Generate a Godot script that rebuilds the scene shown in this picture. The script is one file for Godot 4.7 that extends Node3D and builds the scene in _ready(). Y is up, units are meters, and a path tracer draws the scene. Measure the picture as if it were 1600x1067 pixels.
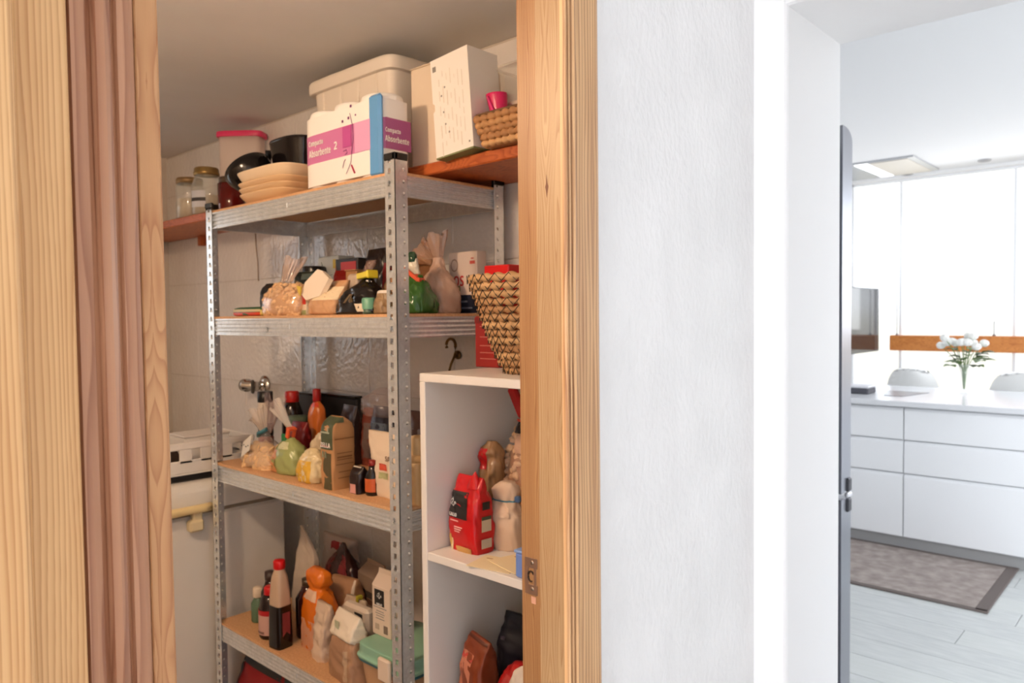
extends Node3D
# Axes: x = along the pantry's back wall, -z = towards the back wall and the kitchen, y up. The eye stands 1.44 m above the floor.
const EYE := 1.44
var mats := {}
var tex := {}

func W(u: float, v: float, h: float) -> Vector3:
	return Vector3(u, EYE + h, -v)

func _ready() -> void:
	# ---- camera
	var cam := Camera3D.new()
	cam.name = "camera"
	cam.transform = Transform3D(Basis(Vector3(0.73634, -0.01047, -0.67654), Vector3(-0.01492, 0.99939, -0.0317), Vector3(0.67645, 0.03343, 0.73573)).orthonormalized(), Vector3(0, EYE, 0))
	cam.fov = 48.64
	cam.near = 0.05
	cam.far = 60.0
	var lens := CameraAttributesPhysical.new()
	lens.frustum_focal_length = 26.554
	lens.frustum_focus_distance = 0.98
	lens.frustum_near = 0.05
	lens.frustum_far = 60.0
	lens.exposure_aperture = 9.0
	cam.attributes = lens
	add_child(cam)
	cam.current = true
	# ---- sky and exposure
	var env := Environment.new()
	var sky := Sky.new()
	var sm := ProceduralSkyMaterial.new()
	sm.sky_top_color = Color(0.90, 0.94, 1.0)
	sm.sky_horizon_color = Color(0.97, 0.985, 1.0)
	sm.ground_horizon_color = Color(0.9, 0.9, 0.88)
	sm.ground_bottom_color = Color(0.75, 0.74, 0.7)
	sm.sky_energy_multiplier = SKY_E
	sm.ground_energy_multiplier = SKY_E
	sky.sky_material = sm
	env.background_mode = Environment.BG_SKY
	env.sky = sky
	env.tonemap_mode = Environment.TONE_MAPPER_LINEAR
	env.tonemap_exposure = 1.0
	env.sdfgi_enabled = true
	env.ssao_enabled = true
	env.ssil_enabled = true
	var we := WorldEnvironment.new()
	we.name = "world"
	we.environment = env
	add_child(we)
	# ---- daylight that falls in through the windows out of view
	window_light("hall_daylight", W(-0.25, -2.5, 0.1), Vector3(0, 0, -1), Vector2(0.8, 1.7), HALL_E, Color(0.99, 0.99, 1.0))
	window_light("pantry_daylight", W(-3.3, 0.6, 0.125), Vector3(1, 0, 0), Vector2(0.5, 0.65), PAN_E, Color(0.93, 0.97, 1.0))
	window_light("kitchen_side_daylight", W(3.35, 4.6, 0.0), Vector3(-1, 0, 0), Vector2(3.0, 1.9), KIT_E, Color(0.98, 0.99, 1.0))
	window_light("kitchen_near_daylight", W(2.45, 2.2, 0.2), Vector3(0, 0, -1), Vector2(1.6, 1.4), KIT_E3, Color(0.98, 0.99, 1.0))
	window_light("kitchen_back_daylight", W(0.65, 7.05, 0.4), Vector3(0, 0, 1), Vector2(5.2, 1.1), KIT_E2, Color(0.98, 0.99, 1.0))
	build_materials()
	build_shell()
	build_woodwork()
	build_kitchen()
	build_rack()
	build_freezer()
	build_unit()
	top_items()
	second_items()
	third_items()
	fourth_items()
	unit_items()

const SKY_E := 1.45
const HALL_E := 6.6
const KIT_E := 0.6
const KIT_E2 := 3.2
const KIT_E3 := 9.5
const PAN_E := 0.05
const LAMP_E := 1.0

func window_light(nm: String, at: Vector3, dir: Vector3, size: Vector2, e: float, c: Color) -> void:
	var l := AreaLight3D.new()
	l.name = nm
	l.area_size = size
	l.light_energy = e
	l.light_color = c
	l.light_specular = 0.5
	l.shadow_enabled = true
	l.set("area_range", 14.0)
	l.position = at
	add_child(l)
	l.basis = Basis.looking_at(dir, Vector3.UP)

# ------------------------------------------------------------------ helpers
func S() -> SurfaceTool:
	var st := SurfaceTool.new()
	st.begin(Mesh.PRIMITIVE_TRIANGLES)
	return st

func tri(st: SurfaceTool, a: Vector3, b: Vector3, c: Vector3, out: Vector3, ua := Vector2.ZERO, ub := Vector2.ZERO, uc := Vector2.ZERO) -> void:
	if (a - c).cross(a - b).dot(out) < 0.0:
		var t := b
		b = c
		c = t
		var tu := ub
		ub = uc
		uc = tu
	st.set_uv(ua)
	st.add_vertex(a)
	st.set_uv(ub)
	st.add_vertex(b)
	st.set_uv(uc)
	st.add_vertex(c)

func quad(st: SurfaceTool, a: Vector3, b: Vector3, c: Vector3, d: Vector3, out: Vector3, u := [Vector2(0, 1), Vector2(1, 1), Vector2(1, 0), Vector2(0, 0)]) -> void:
	tri(st, a, b, c, out, u[0], u[1], u[2])
	tri(st, a, c, d, out, u[0], u[2], u[3])

# a box with chamfered edges
func box(st: SurfaceTool, c: Vector3, s: Vector3, b := 0.002, xf := Transform3D.IDENTITY) -> void:
	st.set_smooth_group(-1)
	var h := s * 0.5
	b = minf(b, minf(h.x, minf(h.y, h.z)) * 0.9)
	var P := func(sx, sy, sz, ax): # corner of the face across axis ax
		var p := Vector3(sx * (h.x - b), sy * (h.y - b), sz * (h.z - b))
		p[ax] = [sx, sy, sz][ax] * h[ax]
		return xf * (c + p)
	var o := xf * c
	for ax in 3:
		var i := (ax + 1) % 3
		var j := (ax + 2) % 3
		for s0 in [-1.0, 1.0]:
			var k := []
			for q in [[-1, -1], [1, -1], [1, 1], [-1, 1]]:
				var g := [0.0, 0.0, 0.0]
				g[ax] = s0
				g[i] = float(q[0])
				g[j] = float(q[1])
				k.append(P.call(g[0], g[1], g[2], ax))
			quad(st, k[0], k[1], k[2], k[3], (k[0] + k[2]) * 0.5 - o)
		if b > 0.0:
			for s1 in [-1.0, 1.0]:
				for s2 in [-1.0, 1.0]:
					var e := []
					for t in [-1.0, 1.0]:
						var g := [0.0, 0.0, 0.0]
						g[ax] = t
						g[i] = s1
						g[j] = s2
						e.append(P.call(g[0], g[1], g[2], i))
						e.append(P.call(g[0], g[1], g[2], j))
					quad(st, e[0], e[1], e[3], e[2], (e[0] + e[3]) * 0.5 - o)
	if b > 0.0:
		for sx in [-1.0, 1.0]:
			for sy in [-1.0, 1.0]:
				for sz in [-1.0, 1.0]:
					var p0: Vector3 = P.call(sx, sy, sz, 0)
					tri(st, p0, P.call(sx, sy, sz, 1), P.call(sx, sy, sz, 2), p0 - o)

# a box from one corner to the other, in the scene's own u, v, h
func ubox(st: SurfaceTool, u0: float, u1: float, v0: float, v1: float, h0: float, h1: float, b := 0.002) -> void:
	box(st, W((u0 + u1) / 2, (v0 + v1) / 2, (h0 + h1) / 2), Vector3(absf(u1 - u0), absf(h1 - h0), absf(v1 - v0)), b)

func lathe(st: SurfaceTool, prof: Array, seg := 28, xf := Transform3D.IDENTITY, smooth := true) -> void:
	st.set_smooth_group(0 if smooth else -1)
	for i in prof.size() - 1:
		var p: Vector2 = prof[i]
		var q: Vector2 = prof[i + 1]
		var n := Vector2(q.y - p.y, p.x - q.x)
		for k in seg:
			var a := TAU * k / seg
			var b := TAU * (k + 1) / seg
			var m := (a + b) / 2
			var out := xf.basis * Vector3(n.x * cos(m), n.y, n.x * sin(m))
			quad(st, xf * Vector3(p.x * cos(a), p.y, p.x * sin(a)), xf * Vector3(p.x * cos(b), p.y, p.x * sin(b)), xf * Vector3(q.x * cos(b), q.y, q.x * sin(b)), xf * Vector3(q.x * cos(a), q.y, q.x * sin(a)), out)

# polygon (x, y) swept from z0 to z1
func prism(st: SurfaceTool, poly: PackedVector2Array, z0: float, z1: float, xf := Transform3D.IDENTITY) -> void:
	st.set_smooth_group(-1)
	if Geometry2D.is_polygon_clockwise(poly):
		poly.reverse()
	for i in poly.size():
		var p := poly[i]
		var q := poly[(i + 1) % poly.size()]
		var out := xf.basis * Vector3(q.y - p.y, p.x - q.x, 0)
		quad(st, xf * Vector3(p.x, p.y, z0), xf * Vector3(q.x, q.y, z0), xf * Vector3(q.x, q.y, z1), xf * Vector3(p.x, p.y, z1), out)
	var t := Geometry2D.triangulate_polygon(poly)
	for i in range(0, t.size(), 3):
		for z in [z0, z1]:
			tri(st, xf * Vector3(poly[t[i]].x, poly[t[i]].y, z), xf * Vector3(poly[t[i + 1]].x, poly[t[i + 1]].y, z), xf * Vector3(poly[t[i + 2]].x, poly[t[i + 2]].y, z), xf.basis * Vector3(0, 0, signf(z - (z0 + z1) / 2)))

func tube(st: SurfaceTool, pts: Array, r: float, seg := 8, closed := false, radii := []) -> void:
	st.set_smooth_group(0)
	var n := pts.size()
	var rings := []
	for i in n:
		var a: Vector3 = pts[(i - 1 + n) % n] if closed or i > 0 else pts[i]
		var b: Vector3 = pts[(i + 1) % n] if closed or i < n - 1 else pts[i]
		var d := (b - a).normalized()
		var side := d.cross(Vector3.UP)
		if side.length() < 0.05:
			side = d.cross(Vector3.RIGHT)
		side = side.normalized()
		var up := side.cross(d).normalized()
		var rr: float = radii[i] if radii.size() else r
		var ring := []
		for k in seg:
			var g := TAU * k / seg
			ring.append(pts[i] + (side * cos(g) + up * sin(g)) * rr)
		rings.append(ring)
	for i in (n if closed else n - 1):
		var j := (i + 1) % n
		for k in seg:
			var k2 := (k + 1) % seg
			var mid: Vector3 = (rings[i][k] + rings[i][k2]) * 0.5
			quad(st, rings[i][k], rings[i][k2], rings[j][k2], rings[j][k], mid - pts[i] + (rings[j][k] - pts[j]))
	if not closed:
		for e in [0, n - 1]:
			var out: Vector3 = pts[0] - pts[1] if e == 0 else pts[n - 1] - pts[n - 2]
			for k in range(1, seg - 1):
				tri(st, rings[e][0], rings[e][k], rings[e][k + 1], out)

# ---- soft surfaces: rings [y, rx, rz, roundness, cx, cz] joined smoothly and crumpled by noise
func soft(rings: Array, amp := 0.0, freq := 20.0, sd := 1) -> Dictionary:
	var nz := FastNoiseLite.new()
	nz.seed = sd
	nz.frequency = freq
	nz.fractal_octaves = 3
	nz.noise_type = FastNoiseLite.TYPE_SIMPLEX_SMOOTH
	return {"r": rings, "a": amp, "n": nz}

func soft_at(s: Dictionary, a: float, t: float, off := 0.0) -> Vector3:
	var r: Array = s.r
	var f := clampf(t, 0, 1) * (r.size() - 1)
	var i := mini(int(f), r.size() - 2)
	var k := f - i
	var v := []
	for c in 6:
		var p1: float = (r[i][c] if r[i].size() > c else (2.0 if c == 3 else 0.0))
		var p2: float = (r[i + 1][c] if r[i + 1].size() > c else (2.0 if c == 3 else 0.0))
		var p0: float = p1 if i == 0 else (r[i - 1][c] if r[i - 1].size() > c else (2.0 if c == 3 else 0.0))
		var p3: float = p2 if i + 2 >= r.size() else (r[i + 2][c] if r[i + 2].size() > c else (2.0 if c == 3 else 0.0))
		var m1 := (p2 - p0) * 0.5
		var m2 := (p3 - p1) * 0.5
		var k2 := k * k
		var k3 := k2 * k
		v.append((2 * k3 - 3 * k2 + 1) * p1 + (k3 - 2 * k2 + k) * m1 + (-2 * k3 + 3 * k2) * p2 + (k3 - k2) * m2)
	var e := 2.0 / maxf(v[3], 0.6)
	var x := signf(cos(a)) * pow(absf(cos(a)), e)
	var z := signf(sin(a)) * pow(absf(sin(a)), e)
	var p := Vector3(v[4] + x * maxf(v[1], 0.0005), v[0], v[5] + z * maxf(v[2], 0.0005))
	var d := Vector3(x / maxf(v[1], 0.004), 0, z / maxf(v[2], 0.004)).normalized()
	var fade := clampf(minf(v[1], v[2]) / 0.02, 0.15, 1.0)
	var w := 0.0
	if s.a > 0.0:
		var fold: float = 1.0 - 2.0 * absf(s.n.get_noise_3d(p.x * 1.7 + 3.0, p.y * 1.1, p.z * 1.7)) * 1.6
		w = (s.n.get_noise_3dv(p) * 1.2 + fold * 0.55 - 0.45) * s.a
	return p + d * (w * fade + off)

func soft_mesh(st: SurfaceTool, s: Dictionary, na := 36, nt := 26, xf := Transform3D.IDENTITY) -> void:
	st.set_smooth_group(0)
	var g := []
	for j in nt + 1:
		var row := []
		for i in na:
			row.append(xf * soft_at(s, TAU * i / na, float(j) / nt))
		g.append(row)
	for j in nt:
		var cen := Vector3.ZERO
		for i in na:
			cen += g[j][i] + g[j + 1][i]
		cen /= 2.0 * na
		for i in na:
			var i2 := (i + 1) % na
			var u0 := float(i) / na
			var u1 := float(i + 1) / na
			var w0 := 1.0 - float(j) / nt
			var w1 := 1.0 - float(j + 1) / nt
			# winding follows the grid (angle rises from +x to +z), so no guess is needed
			var A: Vector3 = g[j][i]
			var B: Vector3 = g[j][i2]
			var C: Vector3 = g[j + 1][i2]
			var D: Vector3 = g[j + 1][i]
			for q in [[A, B, C, u0, w0, u1, w0, u1, w1], [A, C, D, u0, w0, u1, w1, u0, w1]]:
				st.set_uv(Vector2(q[3], q[4]))
				st.add_vertex(q[0])
				st.set_uv(Vector2(q[5], q[6]))
				st.add_vertex(q[1])
				st.set_uv(Vector2(q[7], q[8]))
				st.add_vertex(q[2])
	for e in [0, nt]:
		var c := Vector3.ZERO
		for i in na:
			c += g[e][i]
		c /= na
		var out := xf.basis * (Vector3.DOWN if e == 0 else Vector3.UP)
		for i in na:
			tri(st, c, g[e][i], g[e][(i + 1) % na], out)

# print laid on a soft surface between two angles and two heights
func patch(s: Dictionary, a0: float, a1: float, t0: float, t1: float, off := 0.0007, na := 10, nt := 10) -> SurfaceTool:
	var st := S()
	st.set_smooth_group(0)
	for j in nt:
		for i in na:
			var P := []
			var U := []
			for q in [[0, 0], [1, 0], [1, 1], [0, 1]]:
				var x := float(i + q[0]) / na
				var y := float(j + q[1]) / nt
				P.append(soft_at(s, lerpf(a0, a1, x), lerpf(t0, t1, y), off))
				U.append(Vector2(1.0 - x, 1.0 - y))
			var m := soft_at(s, lerpf(a0, a1, (i + 0.5) / na), lerpf(t0, t1, (j + 0.5) / nt), off + 0.02)
			quad(st, P[0], P[1], P[2], P[3], m - (P[0] + P[2]) * 0.5, U)
	return st

func obj(nm: String, st: SurfaceTool, m: Material, parent: Node = null) -> MeshInstance3D:
	st.generate_normals()
	var o := MeshInstance3D.new()
	o.name = nm
	o.mesh = st.commit()
	o.material_override = m
	put(o, parent)
	return o

func put(o: Node3D, parent: Node = null) -> void:
	var base := str(o.name)
	if parent == null:
		parent = self
	if parent.has_node(NodePath(base)):
		var k := 1
		while parent.has_node(NodePath("%s_%03d" % [base, k])):
			k += 1
		o.name = "%s_%03d" % [base, k]
	parent.add_child(o, true)

func struct(nm: String, st: SurfaceTool, m: Material) -> MeshInstance3D:
	var o := obj(nm, st, m)
	o.set_meta("kind", "structure")
	return o

func thing(nm: String, label: String, cat: String, at: Vector3, turn := 0.0, group := "") -> Node3D:
	var o := Node3D.new()
	o.name = nm
	put(o)
	o.position = at
	o.rotation_degrees.y = turn
	o.set_meta("label", label)
	o.set_meta("category", cat)
	if group != "":
		o.set_meta("group", group)
	return o

func text(parent: Node3D, s: String, cap: float, at: Vector3, m: Material, turn := Basis.IDENTITY, width := 0.0, nm := "lettering", serif := false) -> void:
	var t := TextMesh.new()
	var f := SystemFont.new()
	f.font_names = PackedStringArray(["Droid Serif" if serif else "Droid Sans"])
	f.font_weight = 700
	t.font = f
	t.text = s
	t.font_size = 48
	t.pixel_size = cap / (0.72 * 48)
	t.depth = 0.0004
	t.curve_step = 2.0
	var o := MeshInstance3D.new()
	o.name = nm
	o.mesh = t
	o.material_override = m
	put(o, parent)
	var sx := 1.0
	if width > 0.0:
		sx = width / maxf(t.get_aabb().size.x, 0.001)
	o.transform = Transform3D(turn * Basis.from_scale(Vector3(sx, 1, 1)), at)

const FACE_X := Basis(Vector3(0, 0, -1), Vector3(0, 1, 0), Vector3(1, 0, 0))

# a flat print on the front (+z) or side (+x) of a box-shaped thing
func panel(parent: Node3D, nm: String, face: String, cx: float, cy: float, w: float, h: float, at: float, m: Material, thick := 0.0006) -> MeshInstance3D:
	var st := S()
	if face == "z":
		box(st, Vector3(cx, cy, at), Vector3(w, h, thick), 0.0)
	elif face == "x":
		box(st, Vector3(at, cy, cx), Vector3(thick, h, w), 0.0)
	else:
		box(st, Vector3(cx, at, cy), Vector3(w, thick, h), 0.0)
	return obj(nm, st, m, parent)

# ------------------------------------------------------------------ materials
func mat(c: Color, rough := 0.6, metal := 0.0, key := "") -> StandardMaterial3D:
	var k := key if key != "" else "%s_%.2f_%.2f" % [c.to_html(), rough, metal]
	if not mats.has(k):
		var m := StandardMaterial3D.new()
		m.albedo_color = c
		m.roughness = rough
		m.metallic = metal
		mats[k] = m
	return mats[k]

func rgb(r: int, g: int, b: int) -> Color:
	return Color(r / 255.0, g / 255.0, b / 255.0)

func clear(a := 0.12, c := Color(1, 1, 1), rough := 0.08) -> StandardMaterial3D:
	var k := "clear_%.2f_%s_%.2f" % [a, c.to_html(), rough]
	if not mats.has(k):
		var m := StandardMaterial3D.new()
		m.albedo_color = Color(c.r, c.g, c.b, a)
		m.transparency = BaseMaterial3D.TRANSPARENCY_ALPHA
		m.roughness = rough
		m.cull_mode = BaseMaterial3D.CULL_DISABLED
		mats[k] = m
	return mats[k]

func noise_img(w: int, h: int, freq: float, sd: int, oct := 4, cell := false) -> Image:
	var n := FastNoiseLite.new()
	n.seed = sd
	n.frequency = freq
	n.fractal_octaves = oct
	if cell:
		n.noise_type = FastNoiseLite.TYPE_CELLULAR
		n.cellular_return_type = FastNoiseLite.RETURN_CELL_VALUE
	return n.get_seamless_image(w, h)

# pine: early and late wood running up the texture; figure bends the rings into cathedrals
func pine_img(sd: int, rings: float, figure: float, light: Color, dark: Color, w := 384, h := 768) -> Image:
	var n := FastNoiseLite.new()
	n.seed = sd
	n.frequency = 1.0
	n.fractal_octaves = 2
	var im := Image.create(w, h, false, Image.FORMAT_RGB8)
	for y in h:
		var fy := float(y) / h
		for x in w:
			var fx := float(x) / w
			# seamless by a mirrored x and y
			var mx := absf(fx * 2.0 - 1.0)
			var my := absf(fy * 2.0 - 1.0)
			var bend := n.get_noise_2d(mx * 2.2, my * 1.4 + 9.0) * figure + n.get_noise_2d(mx * 9.0, my * 2.0) * 0.012
			var p := (mx + bend) * rings
			var f := p - floorf(p)
			var late := pow(f, 2.6) * (1.0 - smoothstep(0.9, 1.0, f))
			var fibre := n.get_noise_2d(fx * 180.0, fy * 2.5) * 0.06 + n.get_noise_2d(mx * 3.0, my * 1.5 + 40.0) * 0.22
			var c := light.lerp(dark, clampf(late * 0.85 + fibre + 0.08, 0.0, 1.0))
			im.set_pixel(x, y, c)
	return im

func textured(key: String, im: Image, scale: Vector3, rough := 0.5, tint := Color.WHITE, world := true) -> StandardMaterial3D:
	var m := StandardMaterial3D.new()
	m.albedo_color = tint
	m.albedo_texture = ImageTexture.create_from_image(im)
	m.uv1_triplanar = true
	m.uv1_world_triplanar = world
	m.uv1_triplanar_sharpness = 8.0
	m.uv1_scale = scale
	m.roughness = rough
	mats[key] = m
	return m

func tint_img(a: Color, b: Color, im: Image) -> Image:
	var o := Image.create(im.get_width(), im.get_height(), false, Image.FORMAT_RGB8)
	for y in im.get_height():
		for x in im.get_width():
			o.set_pixel(x, y, a.lerp(b, im.get_pixel(x, y).r))
	return o

func bumpy(m: StandardMaterial3D, im: Image, cm: float) -> void:
	m.heightmap_enabled = true
	m.heightmap_texture = ImageTexture.create_from_image(im)
	m.heightmap_scale = cm

func build_materials() -> void:
	textured("pine_far", pine_img(3, 15.0, 0.20, rgb(180, 147, 106), rgb(150, 108, 70)), Vector3(7.0, 0.8, 7.0), 0.42)
	textured("pine_flame", pine_img(17, 20.0, 0.12, rgb(172, 128, 84), rgb(132, 84, 48)), Vector3(7.0, 0.6, 7.0), 0.4)
	textured("pine_ribbed", pine_img(8, 10.0, 0.05, rgb(222, 178, 128), rgb(150, 98, 58)), Vector3(6.0, 0.7, 6.0), 0.45)
	textured("pine_red", pine_img(5, 8.0, 0.10, rgb(190, 138, 104), rgb(144, 90, 62)), Vector3(5.0, 0.7, 5.0), 0.34)
	textured("pine_cathedral", pine_img(41, 7.0, 0.5, rgb(204, 152, 104), rgb(166, 106, 66)), Vector3(5.0, 0.9, 5.0), 0.4)
	textured("pine_board", pine_img(11, 25.0, 0.04, rgb(228, 182, 128), rgb(182, 124, 72)), Vector3(4.2, 0.55, 4.2), 0.45)
	textured("shelf_wood", pine_img(21, 14.0, 0.25, rgb(196, 104, 52), rgb(150, 66, 28), 256, 512), Vector3(1.0, 6.0, 6.0), 0.4)
	textured("sill_wood", pine_img(31, 12.0, 0.3, rgb(216, 140, 72), rgb(180, 100, 44), 256, 512), Vector3(0.8, 5.0, 5.0), 0.4)
	var plaster := textured("plaster", tint_img(rgb(238, 238, 238), rgb(246, 246, 246), noise_img(256, 256, 0.01, 4)), Vector3(1.1, 1.1, 1.1), 0.6)
	bumpy(plaster, noise_img(512, 512, 0.05, 7, 3), 0.16)
	plaster.uv1_scale = Vector3(2.0, 1.3, 2.0)
	mats["paint"] = mat(rgb(243, 243, 244), 0.7)
	var ceilm := textured("pantry_ceiling", tint_img(rgb(226, 222, 216), rgb(232, 229, 224), noise_img(128, 128, 0.02, 5)), Vector3(1, 1, 1), 0.75)
	ceilm.roughness = 0.75
	var tile := textured("tile", tint_img(rgb(226, 220, 214), rgb(234, 229, 224), noise_img(256, 256, 0.012, 15)), Vector3(1.6, 1.6, 1.6), 0.13)
	bumpy(tile, noise_img(512, 512, 0.05, 17, 2), 0.12)
	mats["grout"] = mat(rgb(200, 190, 178), 0.85)
	var steel := textured("steel", tint_img(rgb(214, 217, 218), rgb(238, 241, 242), noise_img(256, 256, 0.05, 23, 2, true)), Vector3(9, 9, 9), 0.24)
	steel.metallic = 0.6
	var chip := textured("chipboard", tint_img(rgb(196, 148, 104), rgb(222, 176, 130), noise_img(256, 256, 0.12, 33, 3)), Vector3(4, 4, 4), 0.6)
	chip.roughness = 0.62
	mats["laminate"] = mat(rgb(236, 229, 220), 0.38)
	mats["enamel"] = mat(rgb(232, 228, 220), 0.3)
	mats["black"] = mat(rgb(16, 14, 14), 0.25)
	mats["black_soft"] = mat(rgb(20, 17, 17), 0.42)
	mats["gloss_white"] = mat(rgb(240, 242, 245), 0.25)
	mats["worktop"] = mat(rgb(222, 224, 228), 0.2)
	mats["kraft"] = mat(rgb(186, 136, 88), 0.7)
	mats["paper"] = mat(rgb(242, 236, 226), 0.6)
	mats["cream_paper"] = mat(rgb(222, 208, 188), 0.7)
	mats["red"] = mat(rgb(196, 18, 24), 0.32)
	mats["ink"] = mat(rgb(26, 24, 24), 0.5)
	mats["white_ink"] = mat(rgb(246, 242, 236), 0.5)
	mats["red_ink"] = mat(rgb(190, 40, 40), 0.5)
	mats["grey_ink"] = mat(rgb(140, 136, 130), 0.6)

# ------------------------------------------------------------------ the rooms
func build_shell() -> void:
	var paint: Material = mats["paint"]
	# floors and ceilings
	var st := S()
	ubox(st, -3.5, -0.80, -0.9, 1.6, -1.54, -1.44, 0)
	struct("floor", st, mat(rgb(118, 88, 68), 0.5))
	st = S()
	ubox(st, -0.80, 1.5, -2.75, 1.955, -1.54, -1.44, 0)
	struct("floor", st, mat(rgb(205, 203, 200), 0.45))
	st = S()
	ubox(st, -3.5, -0.80, -0.9, 1.6, 0.705, 0.8, 0)
	struct("ceiling", st, mats["pantry_ceiling"])
	st = S()
	ubox(st, -0.85, 1.5, -2.75, 1.955, 1.06, 1.16, 0)
	struct("ceiling", st, paint)
	st = S()
	ubox(st, -2.65, 3.7, 1.955, 7.5, 1.195, 1.3, 0)
	struct("ceiling", st, mat(rgb(232, 233, 236), 0.75))
	# pantry: tiled back wall, plain side walls
	st = S()
	ubox(st, -3.5, -0.853, 1.4345, 1.62, -1.44, 1.16, 0)
	var back := struct("wall_back", st, mats["grout"])
	var tile_st := {}
	for i in 8:
		for j in 6:
			var u0 := -3.484 + 0.39 * i
			var h0 := -1.392 + 0.385 * (j - 0)
			var u1 := minf(u0 + 0.3882, -0.856)
			var h1 := minf(h0 + 0.3832, 0.70)
			if u0 > -0.95 or h0 > 0.69:
				continue
			st = S()
			ubox(st, u0, u1, 1.4325, 1.438, h0, h1, 0.001)
			obj("tile", st, mats["tile"], back)
	st = S()
	ubox(st, -3.5, -3.36, -0.9, 0.3, -1.44, 0.75, 0)
	ubox(st, -3.5, -3.36, 0.9, 1.45, -1.44, 0.75, 0)
	ubox(st, -3.5, -3.36, 0.3, 0.9, -1.44, -0.25, 0)
	ubox(st, -3.5, -3.36, 0.3, 0.9, 0.5, 0.75, 0)
	struct("wall_pantry_left", st, mat(rgb(206, 196, 184), 0.7))
	window("window_4", Vector3(-3.43, EYE + 0.125, -0.6), Vector2(0.6, 0.75), 90.0, 1)
	st = S()
	ubox(st, -3.5, -0.80, -0.95, -0.8, -1.44, 0.75, 0)
	struct("wall_pantry_front", st, mat(rgb(206, 196, 184), 0.7))
	# the wall with the pantry door, its hall side in rough white plaster
	st = S()
	ubox(st, -0.853, -0.75, -2.75, 0.275, -1.44, 1.1, 0)
	ubox(st, -0.853, -0.75, 0.985, 1.7, -1.44, 1.1, 0)
	ubox(st, -0.853, -0.75, 0.27, 0.99, 0.6, 1.1, 0)
	struct("wall_left", st, mats["plaster"])
	# end wall of the hall with the opening to the kitchen
	st = S()
	plaster_end(st)
	struct("wall_end", st, mats["paint"])
	# hall right and back wall with a window
	st = S()
	ubox(st, 1.3, 1.45, -2.75, 1.95, -1.44, 1.1, 0)
	struct("wall_right", st, paint)
	st = S()
	ubox(st, -0.85, -0.7, -2.8, -2.65, -1.44, 1.1, 0)
	ubox(st, 0.2, 1.45, -2.8, -2.65, -1.44, 1.1, 0)
	ubox(st, -0.7, 0.2, -2.8, -2.65, -1.44, -0.8, 0)
	ubox(st, -0.7, 0.2, -2.8, -2.65, 1.0, 1.1, 0)
	struct("wall_rear", st, paint)
	window("window_1", Vector3(-0.25, EYE + 0.1, 2.7), Vector2(0.9, 1.8), 0.0, 2)
	# kitchen
	st = S()
	ubox(st, -2.6, -2.45, 1.8, 7.4, -1.44, 1.2, 0)
	struct("wall_kitchen_left", st, paint)
	st = S()
	ubox(st, 0.3, 1.55, 1.955, 2.1, -1.44, 1.2, 0)
	ubox(st, 3.35, 3.7, 1.955, 2.1, -1.44, 1.2, 0)
	ubox(st, 1.55, 3.35, 1.955, 2.1, -1.44, -0.6, 0)
	ubox(st, 1.55, 3.35, 1.955, 2.1, 1.0, 1.2, 0)
	ubox(st, -2.6, -0.86, 1.84, 1.955, -1.44, 1.2, 0)
	struct("wall_kitchen_near", st, paint)
	st = S()
	ubox(st, 3.5, 3.65, 1.9, 3.0, -1.44, 1.2, 0)
	ubox(st, 3.5, 3.65, 6.2, 7.4, -1.44, 1.2, 0)
	ubox(st, 3.5, 3.65, 3.0, 6.2, -1.44, -1.0, 0)
	ubox(st, 3.5, 3.65, 3.0, 6.2, 1.0, 1.2, 0)
	struct("wall_kitchen_right", st, paint)
	window("window_5", Vector3(2.45, EYE + 0.2, -2.03), Vector2(1.8, 1.6), 0.0, 2)
	window("window_2", Vector3(3.58, EYE, -4.6), Vector2(3.2, 2.0), 90.0, 3)
	st = S()
	ubox(st, -2.6, -2.42, 7.2, 7.38, -1.44, 1.2, 0)
	ubox(st, 3.3, 3.65, 7.2, 7.38, -1.44, 1.2, 0)
	ubox(st, -2.42, 3.3, 7.2, 7.38, -1.44, -1.36, 0)
	ubox(st, -2.42, 3.3, 7.2, 7.38, 1.17, 1.2, 0)
	struct("wall_kitchen_far", st, paint)
	window("window_3", Vector3(0.44, EYE - 0.095, -7.3), Vector2(5.72, 2.53), 0.0, 1, [-2.006, -1.152, 0.4, 1.9], 0.018)
	st = S()
	ubox(st, -2.05, 3.3, 7.13, 7.24, -0.335, -0.202, 0.006)
	struct("trim_sill", st, mats["sill_wood"])

func plaster_end(st: SurfaceTool) -> void:
	# softly rounded corner towards the opening, as plaster is
	st.set_smooth_group(-1)
	var poly := PackedVector2Array([Vector2(-0.86, -1.621), Vector2(-0.690, -1.621), Vector2(-0.683, -1.623), Vector2(-0.679, -1.628), Vector2(-0.677, -1.635), Vector2(-0.680, -1.955), Vector2(-0.86, -1.955)])
	var xf := Transform3D(Basis(Vector3(1, 0, 0), Vector3(0, 0, 1), Vector3(0, -1, 0)), Vector3(0, 0, 0))
	prism(st, poly, -(EYE + 1.1), 0.0, xf)
	# lintel with a rounded lower edge, and the far side of the opening
	var lp := PackedVector2Array([Vector2(1.621, 1.1), Vector2(1.621, 0.675), Vector2(1.624, 0.669), Vector2(1.632, 0.666), Vector2(1.955, 0.666), Vector2(1.955, 1.1)])
	prism(st, lp, -0.68, 1.35, Transform3D(Basis(Vector3(0, 0, -1), Vector3(0, 1, 0), Vector3(1, 0, 0)), Vector3(0, EYE, 0)))
	ubox(st, 0.35, 1.35, 1.621, 1.955, -1.44, 0.67, 0.006)

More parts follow.
